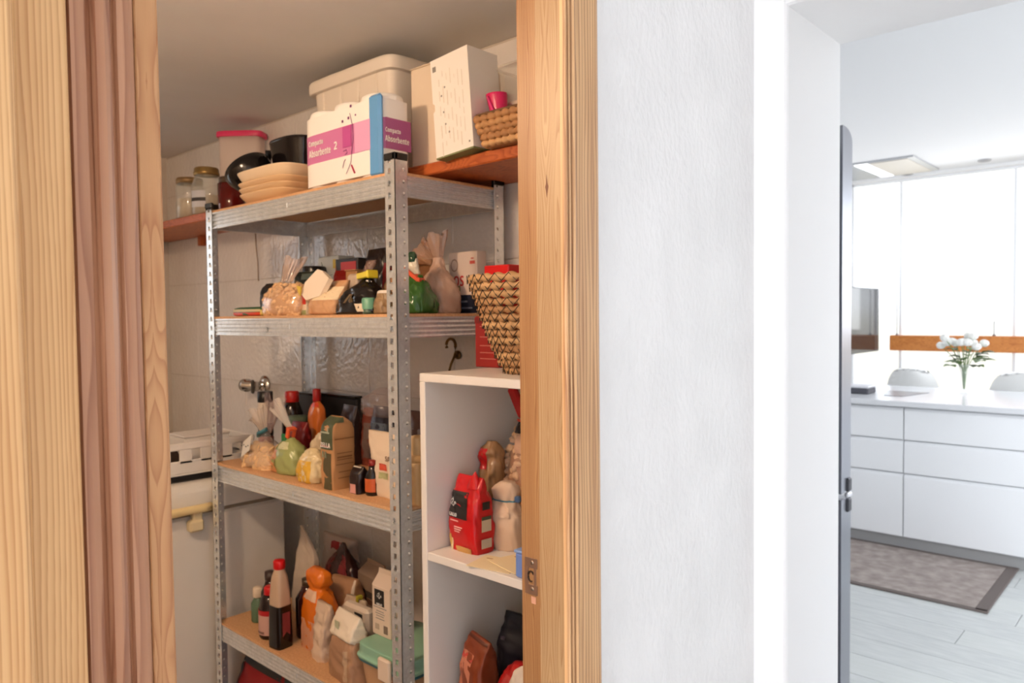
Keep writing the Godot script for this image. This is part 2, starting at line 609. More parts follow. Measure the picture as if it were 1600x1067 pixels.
func window(nm: String, at: Vector3, size: Vector2, turn: float, lights: int, bars := [], fw := 0.05) -> void:
	var xf := Transform3D(Basis(Vector3.UP, deg_to_rad(turn)), at)
	var st := S()
	var w := size.x
	var h := size.y
	for s in [-1.0, 1.0]:
		box(st, Vector3(s * (w / 2 - fw / 2), 0, 0), Vector3(fw, h, 0.06), 0.003)
		box(st, Vector3(0, s * (h / 2 - fw / 2), 0), Vector3(w, fw, 0.06), 0.003)
	for i in range(1, lights):
		box(st, Vector3(-w / 2 + w * i / lights, 0, 0), Vector3(0.035, h, 0.05), 0.003)
	for x in bars:
		box(st, Vector3(x - at.x, 0, 0), Vector3(0.022, h, 0.03), 0.002)
	var o := struct(nm, st, mats["gloss_white"])
	o.transform = xf
	for i in lights:
		st = S()
		box(st, Vector3(-w / 2 + w * (i + 0.5) / lights, 0, 0), Vector3(w / lights - 0.03, h - 0.08, 0.004), 0)
		obj("pane", st, clear(0.04), o)

# ------------------------------------------------------------------ door frame
func sweep_v(st: SurfaceTool, prof: Array, h0: float, h1: float, lean := 0.0) -> void:
	# prof: [u, v] outline seen from above, swept upwards; lean shifts the top along v
	st.set_smooth_group(-1)
	var poly := PackedVector2Array()
	for p in prof:
		poly.append(Vector2(p[0], -p[1]))
	var c := Vector2.ZERO
	for p in poly:
		c += p / poly.size()
	if Geometry2D.is_polygon_clockwise(poly):
		poly.reverse()
	var dz := -lean * (h1 - h0)
	for i in poly.size():
		var p := poly[i]
		var q := poly[(i + 1) % poly.size()]
		quad(st, Vector3(p.x, EYE + h0, p.y), Vector3(q.x, EYE + h0, q.y), Vector3(q.x, EYE + h1, q.y + dz), Vector3(p.x, EYE + h1, p.y + dz), Vector3(q.y - p.y, 0, p.x - q.x))
	var t := Geometry2D.triangulate_polygon(poly)
	for i in range(0, t.size(), 3):
		tri(st, Vector3(poly[t[i]].x, EYE + h1, poly[t[i]].y + dz), Vector3(poly[t[i + 1]].x, EYE + h1, poly[t[i + 1]].y + dz), Vector3(poly[t[i + 2]].x, EYE + h1, poly[t[i + 2]].y + dz), Vector3.UP)

func arc_pts(u: float, v0: float, v1: float, rise: float, n := 7) -> Array:
	var a := []
	for i in n + 1:
		var k := float(i) / n
		a.append([u + rise * sin(PI * k), lerpf(v0, v1, k)])
	return a

func build_woodwork() -> void:
	# jamb on the far side: a stop proud of the rebate, and the moulded architrave on the hall side
	var st := S()
	sweep_v(st, [[-0.806, 0.939], [-0.7485, 0.939], [-0.745, 0.9425], [-0.745, 0.99], [-0.806, 0.99]], -1.44, 0.62)
	var jamb := struct("trim_1", st, mats["pine_far"])
	st = S()
	sweep_v(st, [[-0.849, 0.9425], [-0.8078, 0.9425], [-0.8078, 0.99], [-0.849, 0.99]], -1.44, 0.62)
	obj("rebate_strip", st, mats["pine_flame"], jamb)
	st = S()
	var prof := [[-0.7486, 0.9305]]
	prof += arc_pts(-0.7425, 0.9305, 0.9385, 0.004)
	prof += arc_pts(-0.7435, 0.9395, 0.9475, 0.0045)
	prof += [[-0.7435, 0.949], [-0.7405, 0.951], [-0.7375, 0.954], [-0.7385, 0.958], [-0.7385, 1.012], [-0.7415, 1.0205], [-0.7486, 1.022]]
	sweep_v(st, prof, -1.44, 0.64)
	obj("architrave", st, mats["pine_ribbed"], jamb)
	# knot and putty mark
	st = S()
	prism(st, PackedVector2Array([Vector2(0, -0.017), Vector2(0.0022, -0.006), Vector2(0.0036, 0), Vector2(0.0018, 0.006), Vector2(0.0003, 0.02), Vector2(-0.0012, 0.006), Vector2(-0.003, 0), Vector2(-0.0016, -0.006)]), -0.001, 0.0004, Transform3D(Basis(), W(-0.784, 0.939, 0.207)))
	obj("knot", st, mat(rgb(104, 60, 34), 0.5), jamb)
	# strike plate
	var sp := thing("strike_plate", "brown metal strike plate with two screws let into the pine door jamb", "strike plate", W(-0.829, 0.9425, -0.436))
	st = S()
	var pl := rgb(140, 106, 84)
	var pm := mat(pl, 0.42, 0.45)
	box(st, Vector3(0.001, 0.0225, 0.0008), Vector3(0.027, 0.017, 0.0016), 0.0004)
	box(st, Vector3(0.001, -0.0225, 0.0008), Vector3(0.027, 0.017, 0.0016), 0.0004)
	box(st, Vector3(-0.009, 0, 0.0008), Vector3(0.008, 0.03, 0.0016), 0.0004)
	box(st, Vector3(0.0095, 0, 0.0008), Vector3(0.005, 0.03, 0.0016), 0.0004)
	obj("plate", st, pm, sp)
	st = S()
	var hook := []
	for i in 9:
		var a := lerpf(0.4, 5.2, i / 8.0)
		hook.append(Vector3(0.001 + 0.006 * cos(a), 0.009 * sin(a), 0.0016))
	tube(st, hook, 0.0014, 6)
	obj("lip", st, mat(rgb(60, 46, 38), 0.4, 0.8), sp)
	for y in [0.0235, -0.021]:
		st = S()
		lathe(st, [Vector2(0.0001, 0.0012), Vector2(0.0028, 0.0008), Vector2(0.0036, 0)], 14, Transform3D(Basis(Vector3(1, 0, 0), Vector3(0, 0, 1), Vector3(0, -1, 0)), Vector3(0.004, y, 0.0016)))
		obj("screw", st, mat(rgb(150, 130, 112), 0.35, 0.9), sp)
	st = S()
	box(st, Vector3(0.006, -0.040, 0.0006), Vector3(0.01, 0.012, 0.0012), 0.0005)
	obj("chipped_wood", st, mat(rgb(206, 150, 120), 0.7), sp)
	# near side: jamb edge and architrave with reeds
	st = S()
	prof = [[-0.853, 0.2972], [-0.853, 0.3185], [-0.76, 0.3185], [-0.752, 0.3195], [-0.7455, 0.3195], [-0.7435, 0.317], [-0.743, 0.3145], [-0.743, 0.2985], [-0.7445, 0.2972]]
	sweep_v(st, prof, -1.44, 0.64, -0.004)
	var inner_board := st
	st = S()
	prof = [[-0.76, 0.2968], [-0.7445, 0.2968]]
	prof += [[-0.741, 0.2945], [-0.738, 0.290], [-0.7365, 0.284], [-0.7375, 0.2795], [-0.7415, 0.278]]
	prof += [[-0.7405, 0.2765], [-0.7355, 0.273], [-0.7325, 0.267], [-0.733, 0.260], [-0.739, 0.2575]]
	prof += [[-0.738, 0.256], [-0.733, 0.251], [-0.7315, 0.245], [-0.733, 0.239], [-0.74, 0.236], [-0.76, 0.236]]
	sweep_v(st, prof, -1.44, 0.64, -0.004)
	var near_frame := struct("trim_2", st, mats["pine_red"])
	obj("jamb_board", inner_board, mats["pine_cathedral"], near_frame)
	# wide board beside it, its edge rounded over
	st = S()
	prof = [[-0.75, 0.235], [-0.729, 0.235], [-0.7275, 0.2335], [-0.727, 0.2], [-0.7265, 0.196], [-0.7235, 0.1935], [-0.7195, 0.1925], [-0.715, 0.1905], [-0.7135, 0.187], [-0.713, 0.06], [-0.75, 0.06]]
	sweep_v(st, prof, -1.44, 0.64, -0.004)
	struct("trim_3", st, mats["pine_board"])
	# head of the frame, above the picture
	st = S()
	ubox(st, -0.862, -0.745, 0.3, 0.99, 0.585, 0.62, 0.002)
	ubox(st, -0.76, -0.738, 0.236, 1.036, 0.6, 0.68, 0.003)
	struct("trim_4", st, mats["pine_far"])
	# pantry lamp: a round ceiling lamp with a bulb-lit glass bowl
	var lp := thing("ceiling_lamp", "round glass ceiling lamp in the pantry glowing warm", "lamp", W(LAMP_U, LAMP_V, 0.705))
	st = S()
	lathe(st, [Vector2(0.0001, 0), Vector2(0.1, 0), Vector2(0.1, -0.018), Vector2(0.0001, -0.018)], 28, Transform3D.IDENTITY, false)
	obj("base", st, mats["enamel"], lp)
	st = S()
	lathe(st, [Vector2(0.085, -0.018), Vector2(0.09, -0.035), Vector2(0.075, -0.06), Vector2(0.045, -0.075), Vector2(0.0001, -0.08)], 28)
	var gm := StandardMaterial3D.new()
	gm.albedo_color = Color(1, 0.93, 0.82)
	gm.emission_enabled = true
	gm.emission = Color(1.0, 0.80, 0.58)
	gm.emission_energy_multiplier = 3.0
	obj("glass_bowl", st, gm, lp)
	var l := OmniLight3D.new()
	l.name = "pantry_light"
	l.light_color = LAMP_C
	l.light_energy = LAMP_E
	l.light_size = 0.06
	l.omni_range = 8.0
	l.omni_attenuation = 2.0
	l.shadow_enabled = true
	l.position = W(LAMP_U, LAMP_V, 0.60)
	add_child(l)
	# hall ceiling
const LAMP_U := -1.35
const LAMP_V := 0.0
const LAMP_C := Color(1.0, 0.86, 0.72)

# ------------------------------------------------------------------ kitchen
func build_kitchen() -> void:
	# floor of pale boards; the nearest ones are pieces of their own
	var st := S()
	ubox(st, -2.6, 3.7, 1.955, 7.4, -1.54, -1.446, 0)
	var fl := struct("floor", st, mat(rgb(170, 172, 170), 0.6))
	var shades := []
	for k in 4:
		var m := textured("board%d" % k, tint_img(rgb(198 + k * 4, 202 + k * 4, 202 + k * 3), rgb(218, 221, 220), noise_img(128, 128, 0.05, 50 + k)), Vector3(0.9, 6, 6), 0.32)
		shades.append(m)
	var rng := RandomNumberGenerator.new()
	rng.seed = 5
	for i in 17:
		var v0 := 1.96 + 0.19 * i
		var u0 := -2.45 - rng.randf() * 0.9
		while u0 < 2.0:
			st = S()
			ubox(st, u0 + 0.001, u0 + 1.198, v0 + 0.001, v0 + 0.188, -1.448, -1.44, 0.0012)
			obj("plank", st, shades[rng.randi() % 4], fl)
			u0 += 1.2
	# island
	var isl := thing("kitchen_island", "white handleless kitchen island with rows of wide drawers and a grey plinth", "kitchen island", W(-0.9, 4.93, -1.44))
	var gw: Material = mats["gloss_white"]
	st = S()
	box(st, Vector3(0.25, 0.47, -0.5), Vector3(3.0, 0.80, 0.96), 0.002)
	obj("carcass", st, mat(rgb(190, 192, 196), 0.5), isl)
	st = S()
	box(st, Vector3(0.25, 0.036, -0.5), Vector3(2.96, 0.072, 0.94), 0.001)
	obj("plinth", st, mat(rgb(158, 158, 158), 0.5), isl)
	var cols := [[-1.24, -0.437], [-0.431, 0.60], [0.606, 1.74]]
	var rows := [[0.082, 0.462], [0.470, 0.664], [0.672, 0.862]]
	for c in cols:
		for r in rows:
			st = S()
			var w: float = c[1] - c[0]
			var h: float = r[1] - r[0]
			# handleless front: the top edge is cut back to a finger grip
			var poly := PackedVector2Array([Vector2(0, 0.0015), Vector2(0.0015, 0), Vector2(0.02, 0), Vector2(0.02, h), Vector2(0.013, h), Vector2(0.0, h - 0.016)])
			prism(st, poly, c[0], c[1], Transform3D(Basis(Vector3(0, 0, -1), Vector3(0, 1, 0), Vector3(1, 0, 0)), Vector3(0, r[0], 0)))
			obj("drawer_front", st, gw, isl)
	var wt := thing("worktop", "polished pale grey worktop lying on the white kitchen island", "worktop", W(-0.9, 4.90, -0.568))
	st = S()
	box(st, Vector3(0.25, 0.0165, -0.525), Vector3(3.06, 0.033, 1.05), 0.003)
	obj("slab", st, mats["worktop"], wt)
	# rug
	var rg := thing("rug", "taupe kitchen rug with a darker bound edge in front of the island", "rug", W(-1.775, 4.545, -1.44))
	st = S()
	box(st, Vector3(0, 0.004, 0), Vector3(1.96, 0.008, 0.78), 0.002)
	obj("pile", st, textured("rug_pile", tint_img(rgb(146, 134, 128), rgb(186, 174, 168), noise_img(256, 256, 0.03, 61, 3)), Vector3(1.4, 1.4, 1.4), 0.95), rg)
	st = S()
	var dk := mat(rgb(112, 102, 98), 0.9)
	for s in [-1.0, 1.0]:
		box(st, Vector3(0, 0.005, s * 0.40), Vector3(2.06, 0.011, 0.032), 0.003)
		box(st, Vector3(s * 1.0, 0.005, 0), Vector3(0.055, 0.011, 0.82), 0.003)
	obj("border", st, dk, rg)
	# fridge-freezer just behind the end wall
	var fr := thing("refrigerator", "tall brushed steel refrigerator with rounded door edges, standing behind the hall corner", "refrigerator", W(-1.1675, 2.28, -1.44))
	var steel := mat(rgb(150, 152, 160), 0.28, 0.9)
	st = S()
	box(st, Vector3(-0.01, 1.0, 0.03), Vector3(0.58, 1.94, 0.56), 0.004)
	obj("body", st, mat(rgb(120, 122, 128), 0.45, 0.5), fr)
	for q in [[0.03, 0.825], [0.845, 2.045]]:
		st = S()
		var h: float = q[1] - q[0]
		var poly := PackedVector2Array([Vector2(-0.255, 0), Vector2(-0.34, 0.0)])
		for k in 9:
			var a := PI / 2 * k / 8.0
			if q[1] > 1.0:
				poly.append(Vector2(-0.27 - 0.075 * cos(a), h - 0.045 + 0.045 * sin(a)))
			else:
				poly.append(Vector2(-0.335 - 0.01 * cos(a), h - 0.01 + 0.01 * sin(a)))
		poly.append(Vector2(-0.255, h))
		prism(st, poly, -0.295, 0.295, Transform3D(Basis(Vector3(0, 0, 1), Vector3(0, 1, 0), Vector3(-1, 0, 0)), Vector3(0, q[0], 0)))
		obj("door", st, steel, fr)
	st = S()
	for y in [0.80, 0.868]:
		box(st, Vector3(0.297, y, -0.318), Vector3(0.012, 0.045, 0.03), 0.004)
	obj("grip", st, mat(rgb(70, 70, 76), 0.4, 0.5), fr)
	st = S()
	box(st, Vector3(0.297, 0.835, -0.315), Vector3(0.014, 0.016, 0.04), 0.004)
	obj("hinge", st, mat(rgb(225, 226, 230), 0.3, 0.6), fr)
	# television on the left wall
	var tv := thing("television", "dark wall mounted television on the white kitchen wall beside the window", "television", W(-2.41, 7.08, -0.05), 90.0)
	st = S()
	box(st, Vector3(0, 0, 0), Vector3(1.1, 0.545, 0.035), 0.005)
	obj("case", st, mat(rgb(40, 40, 43), 0.4), tv)
	st = S()
	box(st, Vector3(0, 0.0, 0.0178), Vector3(1.085, 0.53, 0.002), 0.0)
	obj("screen", st, mat(rgb(42, 43, 46), 0.10), tv)
	st = S()
	box(st, Vector3(0, 0, -0.028), Vector3(0.3, 0.2, 0.03), 0.003)
	box(st, Vector3(0, 0, -0.17), Vector3(0.05, 0.06, 0.29), 0.004)
	box(st, Vector3(0, 0, -0.312), Vector3(0.16, 0.22, 0.012), 0.003)
	obj("bracket", st, mats["black_soft"], tv)
	tv.position = W(-2.13, 6.50, -0.065)
	# extractor let into the ceiling
	var ex := thing("ceiling_extractor", "flat steel extractor panel with a lit square, let into the kitchen ceiling", "extractor", W(-2.02, 6.72, 1.195))
	st = S()
	box(st, Vector3(-0.02, -0.004, 0), Vector3(0.76, 0.02, 0.76), 0.004)
	obj("frame", st, mat(rgb(186, 188, 192), 0.35, 0.6), ex)
	st = S()
	box(st, Vector3(-0.25, -0.016, 0), Vector3(0.30, 0.008, 0.70), 0.002)
	obj("filter", st, mat(rgb(170, 174, 180), 0.4, 0.7), ex)
	st = S()
	box(st, Vector3(-0.035, -0.016, 0), Vector3(0.10, 0.008, 0.70), 0.002)
	var lm := StandardMaterial3D.new()
	lm.albedo_color = Color(1, 1, 1)
	lm.emission_enabled = true
	lm.emission = Color(1, 1, 1)
	lm.emission_energy_multiplier = 1.2
	obj("light_panel", st, lm, ex)
	var el := SpotLight3D.new()
	el.name = "extractor_light"
	el.light_energy = 0.3
	el.spot_angle = 70
	el.light_size = 0.05
	el.spot_range = 9.0
	el.spot_attenuation = 2.0
	el.shadow_enabled = true
	el.position = W(-2.055, 6.72, 1.15)
	el.rotation_degrees.x = -90
	add_child(el)
	st = S()
	box(st, Vector3(0.17, -0.016, 0), Vector3(0.28, 0.008, 0.70), 0.002)
	obj("cover", st, mat(rgb(214, 208, 200), 0.4, 0.1), ex)
	for q in [[-1.92, 7.15, "small round ceiling spotlight beside the extractor panel"], [-1.31, 6.96, "small round ceiling spotlight away from the extractor, further right"]]:
		var sp := thing("ceiling_spotlight", q[2], "spotlight", W(q[0], q[1], 1.195))
		st = S()
		lathe(st, [Vector2(0.0001, -0.002), Vector2(0.03, -0.002), Vector2(0.034, -0.012), Vector2(0.045, -0.012), Vector2(0.048, 0.001)], 24)
		obj("ring", st, mat(rgb(170, 170, 174), 0.3, 0.6), sp)
	# chairs behind the island
	chair("rounded white shell dining chair behind the island, left of the flower vase", -1.63, 6.4)
	chair("rounded white shell dining chair behind the island, right of the flower vase", -0.90, 6.4, 1.3)
	# vase of flowers
	var vs := thing("flower_vase", "slim clear glass vase standing on the island worktop", "vase", W(-1.16, 5.62, -0.535))
	st = S()
	lathe(st, [Vector2(0.0001, 0.0), Vector2(0.03, 0.0), Vector2(0.031, 0.004), Vector2(0.008, 0.012), Vector2(0.010, 0.05), Vector2(0.020, 0.12), Vector2(0.034, 0.19), Vector2(0.032, 0.19), Vector2(0.018, 0.12), Vector2(0.008, 0.05), Vector2(0.0001, 0.02)], 24)
	obj("glass", st, clear(0.10, Color(0.9, 0.95, 0.92)), vs)
	var fb := thing("flower_bouquet", "bunch of white flowers with green leaves in the glass vase on the island", "flowers", W(-1.16, 5.62, -0.505))
	var green := mat(rgb(92, 122, 44), 0.55)
	var dgreen := mat(rgb(58, 78, 34), 0.6)
	var white := mat(rgb(246, 246, 242), 0.6)
	rng.seed = 9
	for i in 13:
		var a := TAU * i / 13.0 + rng.randf() * 0.4
		var rr := 0.03 + 0.085 * sqrt(rng.randf())
		var top := Vector3(cos(a) * rr * 1.25 - 0.01, 0.30 + rng.randf() * 0.06 - rr * 0.25, sin(a) * rr)
		st = S()
		tube(st, [Vector3(0.003 * cos(a), 0.0, 0.003 * sin(a)), Vector3(0.012 * cos(a), 0.13, 0.012 * sin(a)), top * Vector3(0.6, 0.8, 0.6), top], 0.0022, 5)
		obj("stem", st, green, fb)
		st = S()
		# a flower head of many petals
		for k in 16:
			var y := 1.0 - 2.0 * (k + 0.5) / 16.0
			var r2 := sqrt(1.0 - y * y)
			var g := 2.4 * k
			var d := Vector3(r2 * cos(g), y * 0.8 + 0.15, r2 * sin(g))
			var bx := Basis.looking_at(d.normalized(), Vector3(0.1, 1, 0.2)) * Basis.from_scale(Vector3(1.0, 0.7, 0.28))
			var sph := SphereMesh.new()
			sph.radius = 0.019
			sph.height = 0.038
			sph.radial_segments = 8
			sph.rings = 4
			st.append_from(sph, 0, Transform3D(bx, top + d * 0.022))
		obj("flower", st, white, fb)
	for i in 22:
		var a := 2.4 * i
		st = S()
		var rr := 0.03 + 0.055 * rng.randf()
		var base := Vector3(cos(a) * rr + 0.012, 0.14 + rng.randf() * 0.12, sin(a) * rr)
		leaf(st, base, Vector3(cos(a), 0.45, sin(a)).normalized(), 0.08 + 0.03 * rng.randf(), 0.034)
		obj("leaf", st, green if i % 3 else dgreen, fb)
	# dark box at the left end of the worktop
	var bb := thing("storage_box", "low dark grey box with a pale lid on the left end of the worktop", "box", W(-1.75, 5.27, -0.535))
	st = S()
	box(st, Vector3(0, 0.019, 0), Vector3(0.26, 0.038, 0.16), 0.006)
	obj("body", st, mat(rgb(78, 78, 86), 0.5), bb)
	st = S()
	box(st, Vector3(0, 0.045, 0), Vector3(0.265, 0.014, 0.165), 0.005)
	obj("lid", st, mat(rgb(220, 220, 226), 0.4), bb)
	var hob := thing("hob", "flat dark glass hob let into the worktop in front of the left chair", "hob", W(-1.50, 5.35, -0.535))
	st = S()
	prism(st, PackedVector2Array([Vector2(-0.02, -0.17), Vector2(0.09, -0.17), Vector2(0.16, 0.17), Vector2(-0.10, 0.17)]), 0.0, 0.003, Transform3D(Basis(Vector3(1, 0, 0), Vector3(0, 0, -1), Vector3(0, 1, 0)), Vector3.ZERO))
	obj("glass", st, mat(rgb(120, 120, 124), 0.2), hob)
	for q in [[-2.0, 0.4, "slim upright rod at the left end of the sill beam"], [-1.27, 0.12, "slim upright rod on the sill beam right of the flowers"]]:
		var rd := thing("window_rod", q[2], "rod", W(q[0], 7.17, -0.202))
		st = S()
		lathe(st, [Vector2(0.0001, 0), Vector2(0.012, 0), Vector2(0.012, 0.012), Vector2(0.004, 0.016), Vector2(0.004, q[1]), Vector2(0.0001, q[1])], 12)
		obj("rod", st, mat(rgb(150, 150, 156), 0.4, 0.4), rd)

func leaf(st: SurfaceTool, base: Vector3, dir: Vector3, length: float, width: float) -> void:
	st.set_smooth_group(0)
	var side := dir.cross(Vector3.UP).normalized()
	var up := side.cross(dir).normalized()
	var n := 6
	for s in [-1.0, 1.0]:
		for i in n:
			var k0 := float(i) / n
			var k1 := float(i + 1) / n
			var w0 := width * sin(PI * pow(k0, 0.8))
			var w1 := width * sin(PI * pow(k1, 0.8))
			var c0 := base + dir * length * k0 - Vector3.UP * length * 0.35 * k0 * k0
			var c1 := base + dir * length * k1 - Vector3.UP * length * 0.35 * k1 * k1
			for t in [1.0, -1.0]:
				var off: Vector3 = up * 0.0006 * t
				quad(st, c0 + off, c1 + off, c1 + side * s * w1 + up * w1 * 0.3 + off, c0 + side * s * w0 + up * w0 * 0.3 + off, up * t)

func chair(label: String, u: float, v: float, wide := 1.0) -> void:
	var c := thing("dining_chair", label, "chair", W(u, v, -1.44), 0.0, "white shell chairs behind the island")
	c.scale.x = wide
	# moulded shell: seat curving up into a rounded back; the back is towards the camera
	var st := S()
	st.set_smooth_group(0)
	var nu := 16
	var nv := 22
	for side in [0, 1]:
		var g := []
		for j in nv + 1:
			var t := float(j) / nv
			var row := []
			for i in nu + 1:
				var x := float(i) / nu * 2.0 - 1.0
				var y: float
				var z: float
				var w: float
				if t < 0.5:
					z = lerpf(-0.22, 0.17, t / 0.5)
					y = 0.58 - 0.02 * sin(PI * t / 0.5)
					w = 0.20
				else:
					var k := (t - 0.5) / 0.5
					z = 0.17 + 0.09 * sin(k * PI / 2)
					y = 0.58 + 0.44 * pow(sin(k * PI / 2), 0.85)
					w = 0.20 * pow(maxf(cos(k * PI / 2), 0.0), 0.5) + 0.003
				var curl := 0.10 * x * x
				var p := Vector3(x * w, y + (curl * 0.5 if t < 0.5 else 0.0), z - (0.07 * x * x if t >= 0.5 else 0.0))
				row.append(p + (Vector3(0, -0.006, 0.008) if side else Vector3.ZERO))
			g.append(row)
		for j in nv:
			for i in nu:
				var m := Vector3(0, 1, -1) if side == 0 else Vector3(0, -1, 1)
				quad(st, g[j][i], g[j][i + 1], g[j + 1][i + 1], g[j + 1][i], m)
	obj("shell", st, mat(rgb(238, 238, 236), 0.35), c)
	for sx in [-1.0, 1.0]:
		for sz in [-1.0, 1.0]:
			st = S()
			tube(st, [Vector3(sx * 0.12, 0.56, sz * 0.1), Vector3(sx * 0.22, 0.0, sz * 0.21)], 0.011, 8)
			obj("leg", st, mat(rgb(200, 170, 130), 0.5), c)

# ------------------------------------------------------------------ the steel rack
const S1 := 0.322
const S2 := 0.008
const S3 := -0.4305
const S4 := -0.915
const S5 := -1.34
const RU0 := -2.205
const RU1 := -1.311
const RV0 := 1.053
const RV1 := 1.401

# one flange of a post, punched: x runs away from the corner over 35 mm; big keyhole slots or small holes
func flange(st: SurfaceTool, xf: Transform3D, h: float, slots: bool) -> void:
	var w := 0.035
	var t := 0.0016
	var pitch := 0.0268
	var hw := 0.009 if slots else 0.005
	var hh := 0.012 if slots else 0.006
	var cx := 0.019 if slots else 0.024
	var y := 0.0
	while y < h - 0.001:
		var p := minf(pitch, h - y)
		box(st, Vector3(w / 2, y + (p - hh) / 2, t / 2), Vector3(w, p - hh, t), 0, xf)
		box(st, Vector3((cx - hw / 2) / 2, y + p - hh / 2, t / 2), Vector3(cx - hw / 2, hh, t), 0, xf)
		box(st, Vector3((cx + hw / 2 + w) / 2, y + p - hh / 2, t / 2), Vector3(w - cx - hw / 2, hh, t), 0, xf)
		y += pitch

func lips(st: SurfaceTool, xf: Transform3D, h: float, slots: bool) -> void:
	# small bent tongues and rivet heads by the holes
	var y := 0.0148
	while y < h - 0.03:
		if slots:
			box(st, Vector3(0.019, y + 0.0005, 0.0026), Vector3(0.0095, 0.0022, 0.0036), 0.0006, xf)
			box(st, Vector3(0.0235, y + 0.003, 0.0022), Vector3(0.0018, 0.006, 0.0026), 0.0005, xf)
		else:
			lathe(st, [Vector2(0.0001, 0.0026), Vector2(0.0022, 0.0018), Vector2(0.0028, 0.0)], 8, xf * Transform3D(Basis(Vector3(1, 0, 0), Vector3(0, 0, 1), Vector3(0, -1, 0)), Vector3(0.0245, y + 0.011, 0.0016)))
		y += 0.0268

func beam(parent: Node3D, length: float, xf: Transform3D, ribs: float) -> void:
	# outer face towards +z of xf, top edge at y = 0, running along x
	var poly := PackedVector2Array()
	poly.append(Vector2(-0.012, 0.0))
	poly.append(Vector2(0.0, 0.0))
	for i in 4:
		var y := -0.004 - i * 0.0105
		poly.append(Vector2(0.0, y))
		poly.append(Vector2(-ribs, y - 0.003))
		poly.append(Vector2(-ribs, y - 0.0055))
		poly.append(Vector2(0.0, y - 0.0085))
	poly.append(Vector2(0.0, -0.047))
	poly.append(Vector2(-0.010, -0.047))
	poly.append(Vector2(-0.010, -0.0455))
	poly.append(Vector2(-0.004, -0.0455))
	poly.append(Vector2(-0.004, -0.0015))
	poly.append(Vector2(-0.012, -0.0015))
	var st := S()
	prism(st, poly, 0.0, length, xf * Transform3D(Basis(Vector3(0, 0, 1), Vector3(0, 1, 0), Vector3(-1, 0, 0)), Vector3(length, 0, 0)))
	# reinforcing tab in the middle
	if length > 0.5:
		box(st, Vector3(length * 0.5, -0.022, 0.0008), Vector3(0.004, 0.012, 0.003), 0.0005, xf)
	obj("beam", st, mats["steel"], parent)

func build_rack() -> void:
	var r := thing("steel_shelving_rack", "galvanised steel shelving rack with punched corner posts and chipboard shelves", "shelving rack", W(0, 0, -1.44))
	var B := func(u: float, v: float, h: float) -> Vector3: return Vector3(u, EYE + h, -v)
	for q in [[RU0, RV0, 1, 1, 0.335], [RU1, RV0, -1, 1, 0.352], [RU0, RV1, 1, -1, 0.333], [RU1, RV1, -1, -1, 0.333]]:
		var hgt: float = EYE + q[4]
		var sx := float(q[2])
		var sz := -float(q[3])
		# flange across (faces the front or back) and flange along the depth
		var st := S()
		var o := Vector3(q[0], 0, -q[1])
		var f1 := Transform3D(Basis(Vector3(sx, 0, 0), Vector3.UP, Vector3(0, 0, -sz)), o + Vector3(0, 0, sz * 0.0016))
		var f2 := Transform3D(Basis(Vector3(0, 0, sz), Vector3.UP, Vector3(-sx, 0, 0)), o + Vector3(sx * 0.0016, 0, 0))
		flange(st, f1, hgt, true)
		flange(st, f2, hgt, false)
		var post := obj("post", st, mats["steel"], r)
		st = S()
		lips(st, Transform3D(f1.basis, f1.origin), hgt, true)
		lips(st, Transform3D(f2.basis, f2.origin), hgt, false)
		var lp := obj("punched_lips", st, mat(rgb(214, 212, 206), 0.3, 0.9), post)
		lp.set_meta("kind", "stuff")
		st = S()
		box(st, o + Vector3(sx * 0.0175, hgt + 0.002, sz * 0.003), Vector3(0.039, 0.016, 0.01), 0.002)
		box(st, o + Vector3(sx * 0.003, hgt + 0.002, sz * 0.0175), Vector3(0.01, 0.016, 0.039), 0.002)
		obj("cap", st, mats["black_soft"], post)
	for s in [S1, S2, S3, S4, S5]:
		var rib := 0.0042
		if s == S2:
			rib = 0.0016
		if s == S4:
			rib = 0.0006
		var y: float = EYE + s - 0.007
		var L := RU1 - RU0 - 0.008
		var D := RV1 - RV0 - 0.008
		beam(r, L, Transform3D(Basis(), Vector3(RU0 + 0.004, y, -RV0 - 0.0035)), rib)
		beam(r, L, Transform3D(Basis(Vector3(-1, 0, 0), Vector3.UP, Vector3(0, 0, -1)), Vector3(RU1 - 0.004, y, -RV1 + 0.0035)), rib)
		beam(r, D, Transform3D(Basis(Vector3(0, 0, -1), Vector3.UP, Vector3(1, 0, 0)), Vector3(RU1 - 0.0035, y, -RV0 - 0.004)), rib)
		beam(r, D, Transform3D(Basis(Vector3(0, 0, 1), Vector3.UP, Vector3(-1, 0, 0)), Vector3(RU0 + 0.0035, y, -RV1 + 0.004)), rib)
		var st := S()
		box(st, Vector3((RU0 + RU1) / 2, EYE + s - 0.0036, -(RV0 + RV1) / 2), Vector3(L - 0.004, 0.0072, D - 0.004), 0.0008)
		obj("shelf_board", st, mats["chipboard"], r)
	# number pencilled on the second beam
	text(r, "3", 0.014, Vector3(-1.87, EYE + S2 - 0.038, -RV0 - 0.0031), mat(rgb(96, 96, 98), 0.6))
	# old wooden wall shelf along the back wall, carried on battens
	var ws := thing("wall_shelf", "orange stained wooden wall shelf along the tiled back wall above the rack", "wall shelf", W(-2.1, 1.315, 0.338))
	var st := S()
	box(st, Vector3(0, 0.014, 0), Vector3(2.48, 0.028, 0.228), 0.003)
	obj("board", st, mats["shelf_wood"], ws)
	for x in [-0.9, 0.4, 1.18]:
		st = S()
		box(st, Vector3(x, -0.02, -0.1), Vector3(0.03, 0.04, 0.024), 0.002)
		obj("bracket", st, mats["shelf_wood"], ws)

